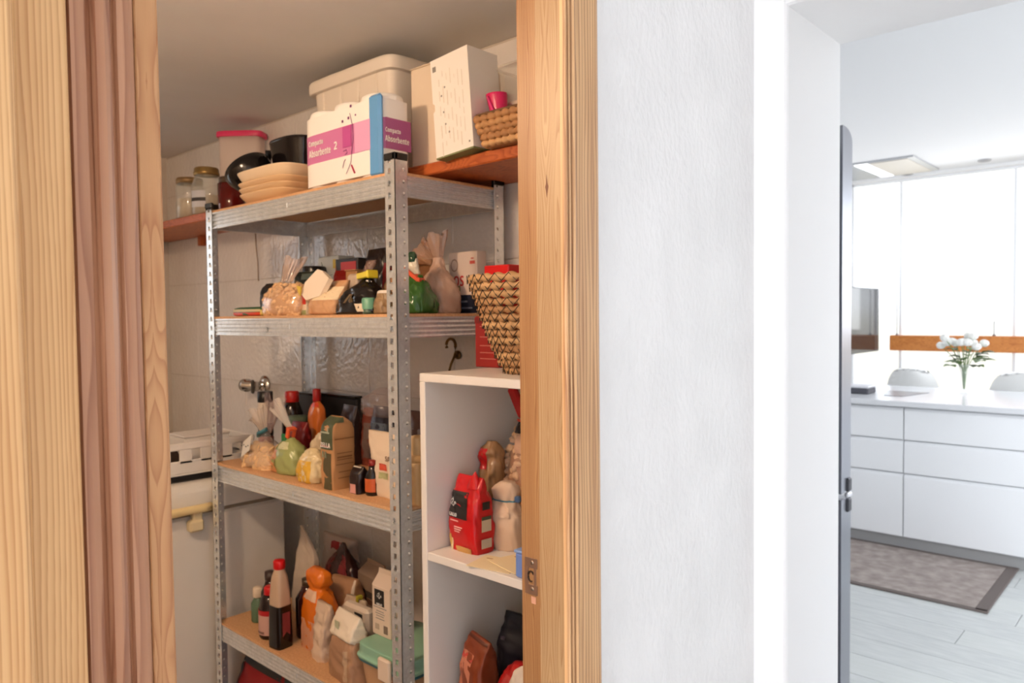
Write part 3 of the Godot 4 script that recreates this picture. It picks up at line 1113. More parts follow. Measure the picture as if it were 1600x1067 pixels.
# ------------------------------------------------------------------ chest freezer and the crate on it
func build_freezer() -> void:
	var f := thing("chest_freezer", "white chest freezer with a cream handle strip at the left end of the rack", "freezer", W(-2.26, 0.885, -1.44))
	# local: front faces +x
	var en: Material = mats["enamel"]
	var st := S()
	box(st, Vector3(-0.31, 0.43, 0.0), Vector3(0.60, 0.82, 0.90), 0.008)
	obj("body", st, en, f)
	st = S()
	var poly := PackedVector2Array([Vector2(-0.62, 0.0), Vector2(0.0, 0.0), Vector2(0.002, 0.01)])
	for k in 7:
		var a := PI / 2 * k / 6.0
		poly.append(Vector2(-0.04 + 0.042 * cos(a), 0.05 + 0.035 * sin(a)))
	poly.append(Vector2(-0.6, 0.085))
	poly.append(Vector2(-0.62, 0.07))
	prism(st, poly, -0.452, 0.452, Transform3D(Basis(), Vector3(0, 0.855, 0)))
	obj("lid", st, en, f)
	st = S()
	box(st, Vector3(-0.31, 0.848, 0), Vector3(0.59, 0.016, 0.885), 0.002)
	obj("gasket", st, mat(rgb(150, 138, 120), 0.7), f)
	st = S()
	tube(st, [Vector3(0.012, 0.866, 0.30), Vector3(0.018, 0.866, 0.28), Vector3(0.018, 0.866, -0.16), Vector3(0.012, 0.866, -0.182)], 0.013, 12)
	obj("handle", st, mat(rgb(236, 214, 158), 0.45), f)
	st = S()
	box(st, Vector3(0.008, 0.815, -0.135), Vector3(0.03, 0.036, 0.045), 0.006)
	box(st, Vector3(0.006, 0.842, -0.14), Vector3(0.022, 0.03, 0.03), 0.004)
	obj("latch", st, mat(rgb(224, 208, 168), 0.45), f)
	st = S()
	for x in [-0.55, -0.06]:
		for z in [-0.4, 0.4]:
			lathe(st, [Vector2(0.0001, 0), Vector2(0.02, 0), Vector2(0.02, 0.022), Vector2(0.0001, 0.022)], 12, Transform3D(Basis(), Vector3(x, 0, z)))
	obj("foot", st, mats["black_soft"], f)
	# dark tray under the crate
	var t := thing("tray", "flat black tray lying on the chest freezer under the white crate", "tray", W(-2.46, 1.03, -0.50))
	st = S()
	box(st, Vector3(0, 0.009, 0), Vector3(0.30, 0.018, 0.40), 0.006)
	obj("base", st, mats["black_soft"], t)
	st = S()
	for s in [-1.0, 1.0]:
		box(st, Vector3(s * 0.147, 0.016, 0), Vector3(0.008, 0.014, 0.40), 0.003)
		box(st, Vector3(0, 0.016, s * 0.197), Vector3(0.30, 0.014, 0.008), 0.003)
	obj("rim", st, mats["black_soft"], t)
	# crate
	var c := thing("plastic_crate", "white plastic crate with slotted sides on the chest freezer", "crate", W(-2.41, 1.055, -0.482))
	var wp := mat(rgb(236, 230, 222), 0.4)
	st = S()
	box(st, Vector3(0, 0.004, 0), Vector3(0.20, 0.008, 0.38), 0.002)
	obj("bottom", st, wp, c)
	for s in [-1.0, 1.0]:
		st = S()
		box(st, Vector3(s * 0.098, 0.028, 0), Vector3(0.006, 0.04, 0.38), 0.002)
		box(st, Vector3(s * 0.098, 0.092, 0), Vector3(0.010, 0.022, 0.39), 0.003)
		for k in 6:
			box(st, Vector3(s * 0.098, 0.064, -0.165 + 0.066 * k), Vector3(0.006, 0.05, 0.038), 0.001)
		obj("side", st, wp, c)
		st = S()
		box(st, Vector3(0, 0.028, s * 0.188), Vector3(0.20, 0.04, 0.006), 0.002)
		box(st, Vector3(0, 0.092, s * 0.188), Vector3(0.21, 0.022, 0.010), 0.003)
		for k in 3:
			box(st, Vector3(-0.066 + 0.066 * k, 0.064, s * 0.188), Vector3(0.038, 0.05, 0.006), 0.001)
		obj("side", st, wp, c)
	# a white box and a brown jar standing in the crate
	var b := thing("white_carton", "plain white carton standing inside the slotted crate on the freezer", "box", W(-2.43, 1.12, -0.474))
	st = S()
	box(st, Vector3(0, 0.05, 0), Vector3(0.12, 0.10, 0.15), 0.004)
	obj("body", st, wp, b)
	st = S()
	box(st, Vector3(0, 0.102, 0), Vector3(0.124, 0.006, 0.154), 0.002)
	obj("lid_flap", st, mat(rgb(224, 216, 206), 0.5), b)
	b = thing("brown_jar", "round brown jar lying in the slotted crate on the freezer", "jar", W(-2.40, 0.975, -0.428))
	st = S()
	lathe(st, [Vector2(0.0001, -0.05), Vector2(0.042, -0.05), Vector2(0.045, -0.045), Vector2(0.045, 0.045), Vector2(0.042, 0.05), Vector2(0.0001, 0.05)], 24, Transform3D(Basis(Vector3(0, 0, 1), -PI / 2), Vector3.ZERO))
	obj("body", st, mat(rgb(108, 84, 64), 0.4), b)
	st = S()
	lathe(st, [Vector2(0.0001, 0.05), Vector2(0.038, 0.05), Vector2(0.04, 0.053), Vector2(0.04, 0.062), Vector2(0.0001, 0.064)], 24, Transform3D(Basis(Vector3(0, 0, 1), -PI / 2), Vector3.ZERO))
	obj("lid", st, mat(rgb(86, 66, 50), 0.4), b)
	# tap on the back wall
	var tp := thing("wall_tap", "chrome washing machine tap on the tiled wall above the freezer", "tap", W(-2.555, 1.43, -0.245))
	var chrome := mat(rgb(206, 202, 196), 0.16, 1.0)
	var out := Basis(Vector3(1, 0, 0), Vector3(0, 0, 1), Vector3(0, -1, 0))
	st = S()
	lathe(st, [Vector2(0.036, 0), Vector2(0.036, 0.004), Vector2(0.02, 0.014), Vector2(0.014, 0.016), Vector2(0.014, 0.05), Vector2(0.0001, 0.05)], 24, Transform3D(out, Vector3.ZERO))
	obj("flange", st, chrome, tp)
	st = S()
	lathe(st, [Vector2(0.0001, -0.02), Vector2(0.018, -0.02), Vector2(0.018, 0.045), Vector2(0.024, 0.047), Vector2(0.024, 0.068), Vector2(0.0001, 0.07)], 20, Transform3D(Basis(Vector3(0, 0, 1), PI / 2), Vector3(0.0, 0.0, 0.045)))
	obj("body", st, chrome, tp)
	st = S()
	box(st, Vector3(0.02, 0.0, 0.06), Vector3(0.012, 0.05, 0.012), 0.004)
	obj("lever", st, mat(rgb(60, 56, 52), 0.4), tp)
	# hook on the tiles and string
	var hk := thing("wall_hook", "small curved brass hook on the tiles behind the white unit", "hook", W(-1.52, 1.43, -0.10))
	st = S()
	lathe(st, [Vector2(0.012, 0), Vector2(0.012, 0.004), Vector2(0.0001, 0.006)], 16, Transform3D(out, Vector3(0.004, -0.005, 0)))
	obj("rose", st, mat(rgb(120, 94, 58), 0.35, 0.8), hk)
	st = S()
	var pts := []
	for i in 15:
		var a := lerpf(-0.2, 3.6, i / 14.0)
		pts.append(Vector3(0.018 * cos(a) - 0.004, 0.022 + 0.018 * sin(a), 0.02))
	var pts2 := [Vector3(0.004, -0.005, 0.004), Vector3(0.008, -0.008, 0.018), Vector3(0.013, 0.0, 0.02)] + pts
	tube(st, pts2, 0.0042, 8)
	tube(st, [Vector3(0.008, -0.008, 0.018), Vector3(-0.004, -0.03, 0.021), Vector3(-0.01, -0.055, 0.024)], 0.0035, 8)
	obj("hook", st, mat(rgb(120, 94, 58), 0.35, 0.8), hk)
	var sg := thing("string", "thin grey string hanging down the tiles below the wall shelf", "string", W(-2.58, 1.425, 0.33))
	st = S()
	tube(st, [Vector3(-0.012, 0, 0), Vector3(-0.006, -0.06, 0.002), Vector3(0.002, -0.12, 0.001), Vector3(0.006, -0.19, 0.002)], 0.0022, 6)
	obj("cord", st, mat(rgb(158, 138, 120), 0.8), sg)

# ------------------------------------------------------------------ white shelf unit
const UH := -0.492   # top of its upper inner shelf
func build_unit() -> void:
	var u := thing("white_shelf_unit", "white melamine open shelf unit standing between the steel rack and the door wall", "shelf unit", W(-1.212, 1.03, -1.44))
	var lam: Material = mats["laminate"]
	var Wd := 0.345
	var top := EYE - 0.117
	for x in [0.0085, Wd - 0.0085]:
		var st := S()
		box(st, Vector3(x, (top - 0.018) / 2, -0.19), Vector3(0.017, top - 0.018, 0.38), 0.0015)
		obj("side_panel", st, lam, u)
	for y in [top - 0.009, EYE + UH - 0.009, EYE - 0.87 - 0.009, 0.06]:
		var st := S()
		var full: bool = y > top - 0.02
		box(st, Vector3(Wd / 2, y, -0.19 if full else -0.188), Vector3(Wd if full else Wd - 0.034, 0.0175, 0.38 if full else 0.374), 0.0015)
		obj("top_panel" if full else "shelf", st, lam, u)
	var st := S()
	box(st, Vector3(Wd / 2, top / 2, -0.385), Vector3(Wd, top, 0.006), 0.001)
	obj("back_panel", st, lam, u)
	# the blue-covered stain: spilled papers are separate things
# a soft body as a part; returns its surface so that prints can follow it
func soft_part(parent: Node, nm: String, rings: Array, amp: float, freq: float, sd: int, m: Material, na := 56, nt := 38) -> Dictionary:
	var s := soft(rings, amp, freq, sd)
	var st := S()
	soft_mesh(st, s, na, nt)
	obj(nm, st, m, parent)
	return s

func solid(parent: Node, nm: String, c: Vector3, s: Vector3, m: Material, b := 0.002) -> MeshInstance3D:
	var st := S()
	box(st, c, s, b)
	return obj(nm, st, m, parent)

func turned(parent: Node, nm: String, prof: Array, m: Material, seg := 26, xf := Transform3D.IDENTITY) -> MeshInstance3D:
	var st := S()
	lathe(st, prof, seg, xf)
	return obj(nm, st, m, parent)

func rod(parent: Node, nm: String, pts: Array, r: float, m: Material, seg := 8) -> MeshInstance3D:
	var st := S()
	tube(st, pts, r, seg)
	return obj(nm, st, m, parent)

# small loose pieces heaped in a soft outline: nuts, pasta, crackers
func heap(parent: Node, nm: String, s: Dictionary, count: int, size: Vector3, m: Material, sd: int, t0 := 0.04, t1 := 0.8, inset := 0.008) -> void:
	var rng := RandomNumberGenerator.new()
	rng.seed = sd
	var st := S()
	var sph := SphereMesh.new()
	sph.radius = 0.5
	sph.height = 1.0
	sph.radial_segments = 7
	sph.rings = 4
	for i in count:
		var a := rng.randf() * TAU
		var t := lerpf(t0, t1, rng.randf())
		var p := soft_at(s, a, t, -inset - rng.randf() * 0.004)
		var b := Basis.from_euler(Vector3(rng.randf() * TAU, rng.randf() * TAU, rng.randf() * TAU)) * Basis.from_scale(size * (0.75 + 0.5 * rng.randf()))
		st.append_from(sph, 0, Transform3D(b, p))
	var o := obj(nm, st, m, parent)
	o.set_meta("kind", "stuff")

# gathered top of a tied bag: pleated sheet that fans out
func plume(parent: Node, nm: String, base: Vector3, tip: Vector3, r0: float, r1: float, m: Material, sd: int, flat := 0.45) -> void:
	var st := S()
	var dir := tip - base
	var h := dir.length()
	var up := dir.normalized()
	var side := up.cross(Vector3(0, 0, 1)).normalized()
	var fw := side.cross(up).normalized()
	var rng := RandomNumberGenerator.new()
	rng.seed = sd
	var ph := rng.randf() * TAU
	st.set_smooth_group(0)
	var na := 40
	var nt := 8
	var g := []
	for j in nt + 1:
		var t := float(j) / nt
		var r := lerpf(r0, r1, pow(t, 1.3))
		var row := []
		for i in na:
			var a := TAU * i / na
			var rr := r * (1.0 + 0.22 * sin(5.0 * a + ph + t * 2.0) + 0.14 * sin(9.0 * a + 2.0 * ph))
			var yy := t * h * (1.0 + (0.14 * sin(3.0 * a + ph) if j == nt else 0.0))
			row.append(base + side * cos(a) * rr + fw * sin(a) * rr * flat + up * yy)
		g.append(row)
	for j in nt:
		for i in na:
			var i2 := (i + 1) % na
			var c: Vector3 = base + up * h * (j + 0.5) / nt
			quad(st, g[j][i], g[j][i2], g[j + 1][i2], g[j + 1][i], (g[j][i] + g[j + 1][i2]) * 0.5 - c)
	obj(nm, st, m, parent)

# bag clip or bent strip of plastic
func clip(parent: Node, nm: String, c: Vector3, length: float, m: Material, turn := 0.0, thick := 0.010) -> void:
	var st := S()
	var xf := Transform3D(Basis(Vector3(0, 0, 1), deg_to_rad(turn)), c)
	box(st, Vector3(0, 0, thick * 0.62), Vector3(length, thick * 0.9, thick * 0.7), 0.002, xf)
	box(st, Vector3(0, 0, -thick * 0.62), Vector3(length, thick * 0.9, thick * 0.7), 0.002, xf)
	box(st, Vector3(length * 0.5 - 0.003, 0, 0), Vector3(0.008, thick * 1.2, thick * 1.9), 0.002, xf)
	obj(nm, st, m, parent)

func bottle(parent: Node, prof: Array, m: Material, cap: Array, cm: Material) -> void:
	turned(parent, "body", prof, m)
	turned(parent, "cap", cap, cm)

func oval_xf(sx: float, sz: float) -> Transform3D:
	return Transform3D(Basis.from_scale(Vector3(sx, 1, sz)), Vector3.ZERO)

# coils of plaited grass: a path of points walked once per row
func coil_rows(parent: Node, rows: Array, path: Callable, beads: int, rt: float, m1: Array, stitch: Material, sd: int) -> void:
	var rng := RandomNumberGenerator.new()
	rng.seed = sd
	for q in rows.size():
		var y: float = rows[q][0]
		var size: float = rows[q][1]
		var pts := []
		var radii := []
		var per := 7
		var shift := rng.randf()
		for i in beads:
			var grow := 0.88 + 0.2 * rng.randf()
			for k in per:
				var t := (i + float(k) / per + shift) / beads
				var p: Vector3 = path.call(t, size)
				pts.append(p + Vector3(0, y, 0))
				radii.append(rt * (0.52 + 0.58 * sin(PI * (k + 0.5) / per)) * grow)
		var st := S()
		tube(st, pts, rt, 8, true, radii)
		var o := obj("coil", st, m1[rng.randi() % m1.size()], parent)
		if stitch:
			st = S()
			var zz := []
			for i in beads * 2:
				var t := (i * 0.5 + shift) / beads
				var p: Vector3 = path.call(t, size + rt * 0.92)
				zz.append(p + Vector3(0, y + (rt * 0.85 if i % 2 else -rt * 0.85), 0))
			tube(st, zz, 0.0010, 5, true)
			obj("stitching", st, stitch, o)

# ------------------------------------------------------------------ on top of the rack and on the wall shelf
const WS := 0.366
func top_items() -> void:
	# kitchen rolls
	var k := thing("kitchen_roll_pack", "wrapped pack of three white kitchen rolls with a pink band and blue edge", "kitchen rolls", W(-1.542, 1.118, S1))
	var outline := func(grow: float) -> PackedVector2Array:
		var poly := PackedVector2Array()
		var n := 72
		for i in n:
			var a := TAU * i / n
			var x := signf(cos(a)) * pow(absf(cos(a)), 0.30) * 0.160
			var z := signf(sin(a)) * pow(absf(sin(a)), 0.32) * 0.0485
			var lobe := absf(sin(x / 0.160 * PI * 1.5 + PI / 2.0))
			z *= 0.93 + 0.07 * pow(lobe, 0.7)
			poly.append(Vector2(x + signf(x) * grow, -(z + signf(z) * grow)))
		return poly
	var up := Transform3D(Basis(Vector3(1, 0, 0), Vector3(0, 0, -1), Vector3(0, 1, 0)), Vector3.ZERO)
	var film := mat(rgb(250, 246, 240), 0.3)
	var st := S()
	for i in 3:
		st = S()
		lathe(st, [Vector2(0.0001, 0.001), Vector2(0.044, 0.001), Vector2(0.0505, 0.006), Vector2(0.0525, 0.014), Vector2(0.0525, 0.184), Vector2(0.0505, 0.191), Vector2(0.044, 0.1945), Vector2(0.024, 0.1945), Vector2(0.018, 0.192), Vector2(0.018, 0.13), Vector2(0.0001, 0.13)], 26, Transform3D(Basis.from_scale(Vector3(1, 1, 0.9)), Vector3(-0.107 + 0.107 * i, 0, 0)))
		obj("roll", st, film, k)
	st = S()
	prism(st, outline.call(0.0), 0.008, 0.178, up)
	obj("wrapper", st, film, k)
	st = S()
	prism(st, outline.call(0.0006), 0.064, 0.134, up)
	var pink := mat(rgb(206, 122, 172), 0.35)
	var band := obj("pink_band", st, pink, k)
	panel(k, "pale_band_end", "z", 0.095, 0.099, 0.06, 0.069, 0.0498, mat(rgb(226, 168, 206), 0.35))
	panel(k, "dark_swoosh", "z", 0.035, 0.108, 0.035, 0.05, 0.0498, mat(rgb(190, 84, 150), 0.35))
	# blue corner strip and the darker end
	st = S()
	ubox_local(st, Vector3(0.1385, 0.094, 0.0421), Vector3(0.0435, 0.186, 0.0145), 0.006)
	obj("blue_edge", st, mat(rgb(98, 158, 212), 0.35), k)
	panel(k, "end_band", "x", -0.004, 0.099, 0.074, 0.070, 0.1612, mat(rgb(168, 84, 140), 0.35))
	var wi: Material = mats["white_ink"]
	text(k, "Compacto", 0.0125, Vector3(-0.096, 0.1135, 0.0501), wi, Basis.IDENTITY, 0.062)
	text(k, "Absorbente", 0.017, Vector3(-0.079, 0.088, 0.0501), wi, Basis.IDENTITY, 0.094)
	text(k, "2", 0.019, Vector3(-0.012, 0.0935, 0.0501), wi)
	text(k, "Compacto", 0.010, Vector3(0.1618, 0.106, 0.012), wi, FACE_X, 0.044)
	text(k, "Absorbente", 0.013, Vector3(0.1618, 0.086, 0.0), wi, FACE_X, 0.070)
	# drawn line figure on the wrapper: a few curved strokes, no more
	var pur := mat(rgb(120, 50, 110), 0.5)
	var lines := [[Vector3(0.048, 0.16, 0.0501), Vector3(0.058, 0.13, 0.0501), Vector3(0.06, 0.10, 0.0501), Vector3(0.054, 0.07, 0.0501), Vector3(0.05, 0.045, 0.0501), Vector3(0.03, 0.02, 0.0501)], [Vector3(0.028, 0.055, 0.0501), Vector3(0.022, 0.05, 0.0501), Vector3(0.016, 0.036, 0.0501)], [Vector3(0.02, 0.075, 0.0501), Vector3(0.032, 0.077, 0.0501), Vector3(0.036, 0.07, 0.0501), Vector3(0.026, 0.066, 0.0501)]]
	for l in lines:
		rod(k, "drawn_line", l, 0.0007, pur, 5)
	rod(k, "drawn_stroke", [Vector3(0.052, 0.038, 0.0501), Vector3(0.058, 0.028, 0.0501), Vector3(0.064, 0.018, 0.0501)], 0.002, mat(rgb(176, 40, 80), 0.5), 6)
	for q in [[0.052, 0.176, 0.006], [0.042, 0.150, 0.006], [0.018, 0.146, 0.006], [0.07, 0.152, 0.004]]:
		panel(k, "printed_mark", "z", q[0], q[1], q[2], q[2], 0.0498, pur)
	# stack of pale plates
	for i in 4:
		var y := 0.026 * i * 0.62
		var pl := thing("plate", ["pale wooden plate, lowest of the stack beside the kitchen rolls", "pale wooden plate, second from the bottom of the stack beside the kitchen rolls", "pale wooden plate just under the top one of the stack beside the kitchen rolls", "cream rounded-square deep plate, topmost of the stack beside the kitchen rolls"][i], "plate", W(-1.93, 1.142, S1 + y - 0.0 * i))
		pl.set_meta("group", "stacked plates on the rack")
		var big := 0.124 + 0.005 * i
		var hh := 0.026 if i < 3 else 0.040
		var s := [[0.0, big * 0.70, 0.050, 4.0], [0.002, big * 0.78, 0.056, 4.0], [hh * 0.5, big * 0.92, 0.070, 4.0], [hh, big * 1.02, 0.080, 4.0], [hh + 0.002, big, 0.078, 4.0], [hh * 0.5 + 0.003, big * 0.88, 0.066, 4.0], [0.005, big * 0.66, 0.046, 4.0]]
		soft_part(pl, "dish", s, 0.0, 10.0, 1, mat(rgb(228, 192, 146) if i < 3 else rgb(238, 214, 178), 0.55), 48, 24)
	# black pots on the wall shelf behind
	var b := thing("black_pot", "glossy black pot with a curved rim between the plates and the kitchen rolls", "pot", W(-2.075, 1.315, WS))
	soft_part(b, "body", [[0.0, 0.06, 0.06, 3], [0.01, 0.072, 0.07, 3], [0.10, 0.09, 0.085, 3], [0.165, 0.102, 0.093, 3], [0.175, 0.104, 0.095, 3], [0.175, 0.098, 0.09, 3], [0.10, 0.084, 0.08, 3], [0.015, 0.06, 0.06, 3]], 0.0, 5, 1, mat(rgb(20, 15, 16), 0.12), 48, 28)
	rod(b, "handle", [Vector3(-0.085, 0.15, 0.05), Vector3(-0.115, 0.16, 0.06), Vector3(-0.125, 0.10, 0.06), Vector3(-0.115, 0.04, 0.05), Vector3(-0.075, 0.03, 0.04)], 0.012, mats["black"], 10)
	b = thing("black_bowl", "black bowl with a greenish inside, tipped on its edge behind the plates", "bowl", W(-2.175, 1.185, WS + 0.078), 18.0)
	b.scale = Vector3.ONE * 0.74
	b.rotation_degrees.z = 38
	turned(b, "shell", [Vector2(0.0001, -0.07), Vector2(0.04, -0.068), Vector2(0.075, -0.04), Vector2(0.095, 0.0), Vector2(0.1, 0.03), Vector2(0.097, 0.031)], mat(rgb(22, 18, 18), 0.15), 32)
	turned(b, "inside", [Vector2(0.097, 0.031), Vector2(0.092, 0.0), Vector2(0.07, -0.036), Vector2(0.036, -0.062), Vector2(0.0001, -0.064)], mat(rgb(62, 66, 58), 0.2), 32)
	# jars at the left end of the wall shelf
	var glass := clear(0.12, Color(0.92, 0.94, 0.9))
	var j := thing("glass_jar", "clear glass jar with a tan lid at the left end of the wall shelf", "jar", W(-2.826, 1.29, WS))
	turned(j, "glass", [Vector2(0.0001, 0), Vector2(0.0462, 0), Vector2(0.0503, 0.008), Vector2(0.0503, 0.13), Vector2(0.0449, 0.145), Vector2(0.0428, 0.145), Vector2(0.0476, 0.128), Vector2(0.0476, 0.01), Vector2(0.0001, 0.006)], glass)
	turned(j, "lid", [Vector2(0.0001, 0.164), Vector2(0.0449, 0.163), Vector2(0.0476, 0.158), Vector2(0.0476, 0.142), Vector2(0.0449, 0.142)], mat(rgb(150, 120, 80), 0.45, 0.3))
	turned(j, "contents", [Vector2(0.0001, 0.008), Vector2(0.0449, 0.008), Vector2(0.0449, 0.085), Vector2(0.0001, 0.088)], mat(rgb(206, 190, 164), 0.8))
	j = thing("preserving_jar", "glass preserving jar with a brass screw lid and a pale label", "jar", W(-2.645, 1.27, WS))
	turned(j, "glass", [Vector2(0.0001, 0), Vector2(0.0462, 0), Vector2(0.0530, 0.01), Vector2(0.0530, 0.11), Vector2(0.0408, 0.14), Vector2(0.0394, 0.15), Vector2(0.0374, 0.15), Vector2(0.0381, 0.138), Vector2(0.0503, 0.108), Vector2(0.0503, 0.012), Vector2(0.0001, 0.008)], glass)
	turned(j, "screw_lid", [Vector2(0.0001, 0.176), Vector2(0.0381, 0.175), Vector2(0.0422, 0.170), Vector2(0.0422, 0.16), Vector2(0.0442, 0.158), Vector2(0.0442, 0.148), Vector2(0.0394, 0.148)], mat(rgb(168, 140, 88), 0.35, 0.8))
	turned(j, "contents", [Vector2(0.0001, 0.01), Vector2(0.0476, 0.01), Vector2(0.0476, 0.075), Vector2(0.0001, 0.078)], mat(rgb(198, 184, 160), 0.85))
	var lab := soft([[0.03, 0.0536, 0.0536, 2], [0.09, 0.0536, 0.0536, 2]], 0, 5, 1)
	obj("label", patch(lab, 0.55, 1.65, 0.0, 0.95), mat(rgb(206, 208, 214), 0.6), j)
	obj("label_stripe", patch(lab, 0.55, 1.65, 0.38, 0.55, 0.0013), mat(rgb(70, 66, 66), 0.6), j)
	j = thing("preserve_jar", "jar of dark red preserve in front of the black bowl on the wall shelf", "jar", W(-2.465, 1.27, WS))
	turned(j, "contents", [Vector2(0.0001, 0), Vector2(0.0408, 0), Vector2(0.0449, 0.006), Vector2(0.0449, 0.095), Vector2(0.0001, 0.096)], mat(rgb(96, 18, 12), 0.12))
	turned(j, "lid", [Vector2(0.0001, 0.118), Vector2(0.0388, 0.117), Vector2(0.0408, 0.112), Vector2(0.0408, 0.096), Vector2(0.0374, 0.096)], mat(rgb(92, 74, 60), 0.4, 0.4))
	j = thing("plastic_canister", "tall clear plastic canister with a bright pink lid behind the jars", "canister", W(-2.50, 1.36, WS))
	j.position = W(-2.545, 1.355, WS)
	j.rotation_degrees.y = 40
	j.scale.y = 1.06
	var cf := clear(0.6, Color(0.93, 0.86, 0.82), 0.3)
	soft_part(j, "body", [[0.0, 0.066, 0.03, 5], [0.005, 0.07, 0.033, 5], [0.19, 0.075, 0.036, 5], [0.262, 0.075, 0.036, 5]], 0.0, 5, 1, cf, 40, 12)
	soft_part(j, "lid", [[0.262, 0.080, 0.038, 5], [0.264, 0.084, 0.040, 5], [0.276, 0.084, 0.040, 5], [0.281, 0.08, 0.037, 5], [0.282, 0.06, 0.025, 5]], 0.0, 5, 1, mat(rgb(226, 60, 112), 0.35), 40, 12)
	# translucent storage bin
	var bin := thing("storage_bin", "large milky plastic storage bin with a broad rim behind the kitchen rolls", "storage bin", W(-1.70, 1.315, WS))
	var milky := mat(rgb(232, 222, 208), 0.32, 0.0, "milky")
	milky.backlight_enabled = true
	milky.backlight = Color(0.35, 0.33, 0.3)
	soft_part(bin, "tub", [[0.0, 0.160, 0.085, 9], [0.004, 0.166, 0.09, 9], [0.28, 0.180, 0.102, 9], [0.284, 0.178, 0.10, 9], [0.278, 0.176, 0.098, 9], [0.012, 0.163, 0.086, 9], [0.008, 0.155, 0.08, 9]], 0.0, 5, 1, milky, 56, 30)
	soft_part(bin, "rim", [[0.262, 0.178, 0.10, 9], [0.262, 0.192, 0.112, 9], [0.266, 0.195, 0.115, 9], [0.290, 0.195, 0.115, 9], [0.297, 0.190, 0.11, 9], [0.299, 0.178, 0.10, 9], [0.286, 0.174, 0.096, 9]], 0.0, 5, 1, milky, 56, 24)
	for x in [-0.12, -0.04, 0.04, 0.12]:
		solid(bin, "stiffening_rib", Vector3(x, 0.18, 0.0985), Vector3(0.008, 0.165, 0.010), milky, 0.003)
	# cream panel box, white carton
	var cb := thing("cream_box", "plain cream box on the wall shelf, just left of the white carton", "box", W(-1.375, 1.31, WS))
	solid(cb, "body", Vector3(0, 0.119, 0), Vector3(0.142, 0.238, 0.19), mat(rgb(226, 208, 184), 0.6), 0.003)
	solid(cb, "flap", Vector3(0, 0.2395, 0), Vector3(0.144, 0.003, 0.192), mat(rgb(222, 204, 180), 0.6), 0.001)
	var wb := thing("white_carton", "tall white printed carton with a thumb notch, leaning on the wall shelf", "box", W(-1.246, 1.235, WS))
	wb.rotation_degrees.z = 4.5
	st = S()
	var poly := PackedVector2Array([Vector2(-0.061, 0), Vector2(0.061, 0), Vector2(0.061, 0.226), Vector2(-0.061, 0.226), Vector2(-0.061, 0.128), Vector2(-0.055, 0.124), Vector2(-0.055, 0.110), Vector2(-0.061, 0.106)])
	prism(st, poly, -0.033, 0.063)
	obj("body", st, mat(rgb(244, 238, 228), 0.4), wb)
	solid(wb, "bottom_edge", Vector3(0, 0.0005, 0.015), Vector3(0.1224, 0.004, 0.0965), mat(rgb(120, 128, 84), 0.5), 0.0004)
	panel(wb, "logo_square", "z", -0.049, 0.204, 0.011, 0.012, 0.0633, mats["grey_ink"])
	var ink := mat(rgb(226, 218, 204), 0.5)
	var rng := RandomNumberGenerator.new()
	rng.seed = 4
	for c in 7:
		var x := -0.036 + 0.0125 * c
		var y := 0.195 - 0.02 * rng.randf()
		while y > 0.03:
			var h := 0.008 + 0.03 * rng.randf()
			panel(wb, "printed_line", "z", x, y - h / 2, 0.0014 + 0.0012 * rng.randf(), h, 0.0633, ink)
			y -= h + 0.006 + 0.02 * rng.randf()
	for q in [[-0.018, 0.155], [-0.026, 0.100], [-0.022, 0.072], [-0.012, 0.052], [-0.03, 0.138], [0.05, 0.016]]:
		panel(wb, "printed_mark", "z", q[0], q[1], 0.004, 0.004, 0.0634, mats["grey_ink"])
	# woven basket with things in it
	var wk := thing("woven_basket", "low rectangular basket of plaited water hyacinth on the right of the wall shelf", "basket", W(-1.03, 1.262, WS))
	var rect := func(t: float, size: float) -> Vector3:
		var hx := 0.138 + size
		var hz := 0.088 + size
		var per := 4.0 * (hx + hz)
		var d := fposmod(t, 1.0) * per
		if d < 2 * hx:
			return Vector3(-hx + d, 0, hz)
		d -= 2 * hx
		if d < 2 * hz:
			return Vector3(hx, 0, hz - d)
		d -= 2 * hz
		if d < 2 * hx:
			return Vector3(hx - d, 0, -hz)
		return Vector3(-hx, 0, -hz + d - 2 * hx)
	var grass := [mat(rgb(190, 142, 92), 0.65), mat(rgb(206, 160, 108), 0.65), mat(rgb(172, 124, 78), 0.65)]
	coil_rows(wk, [[0.008, -0.006], [0.021, -0.003], [0.034, 0.0], [0.047, 0.002], [0.060, 0.004]], rect, 44, 0.0088, grass, null, 12)
	solid(wk, "base", Vector3(0, 0.004, 0), Vector3(0.26, 0.008, 0.16), grass[2], 0.003)
	st = S()
	var rp := []
	for i in 48:
		rp.append(rect.call(i / 48.0, 0.004) + Vector3(0, 0.069, 0))
	tube(st, rp, 0.0035, 6, true)
	obj("rim", st, mat(rgb(110, 76, 46), 0.6), wk)
	var ps := thing("pink_scoop", "bright pink plastic scoop standing in the woven basket beside the white carton", "scoop", W(-1.152, 1.222, WS + 0.010), 12.0)
	ps.scale = Vector3(0.7, 0.88, 0.7)
	soft_part(ps, "cup", [[0.0, 0.018, 0.016, 2], [0.05, 0.022, 0.02, 2, 0.0, 0.0], [0.09, 0.03, 0.024, 2, -0.006, 0.0], [0.125, 0.036, 0.026, 2, -0.012, 0.0], [0.123, 0.033, 0.023, 2, -0.012, 0.0], [0.06, 0.02, 0.018, 2, 0, 0]], 0.0, 5, 1, mat(rgb(206, 20, 92), 0.3), 28, 18)
	rod(ps, "handle", [Vector3(-0.03, 0.12, 0.024), Vector3(-0.012, 0.09, 0.03), Vector3(0.012, 0.05, 0.03), Vector3(0.02, 0.03, 0.024)], 0.004, mat(rgb(236, 70, 140), 0.3))
	var ct := thing("clear_tub", "clear plastic tub standing in the woven basket near the door frame", "tub", W(-1.118, 1.29, WS + 0.010))
	ct.scale.y = 0.9
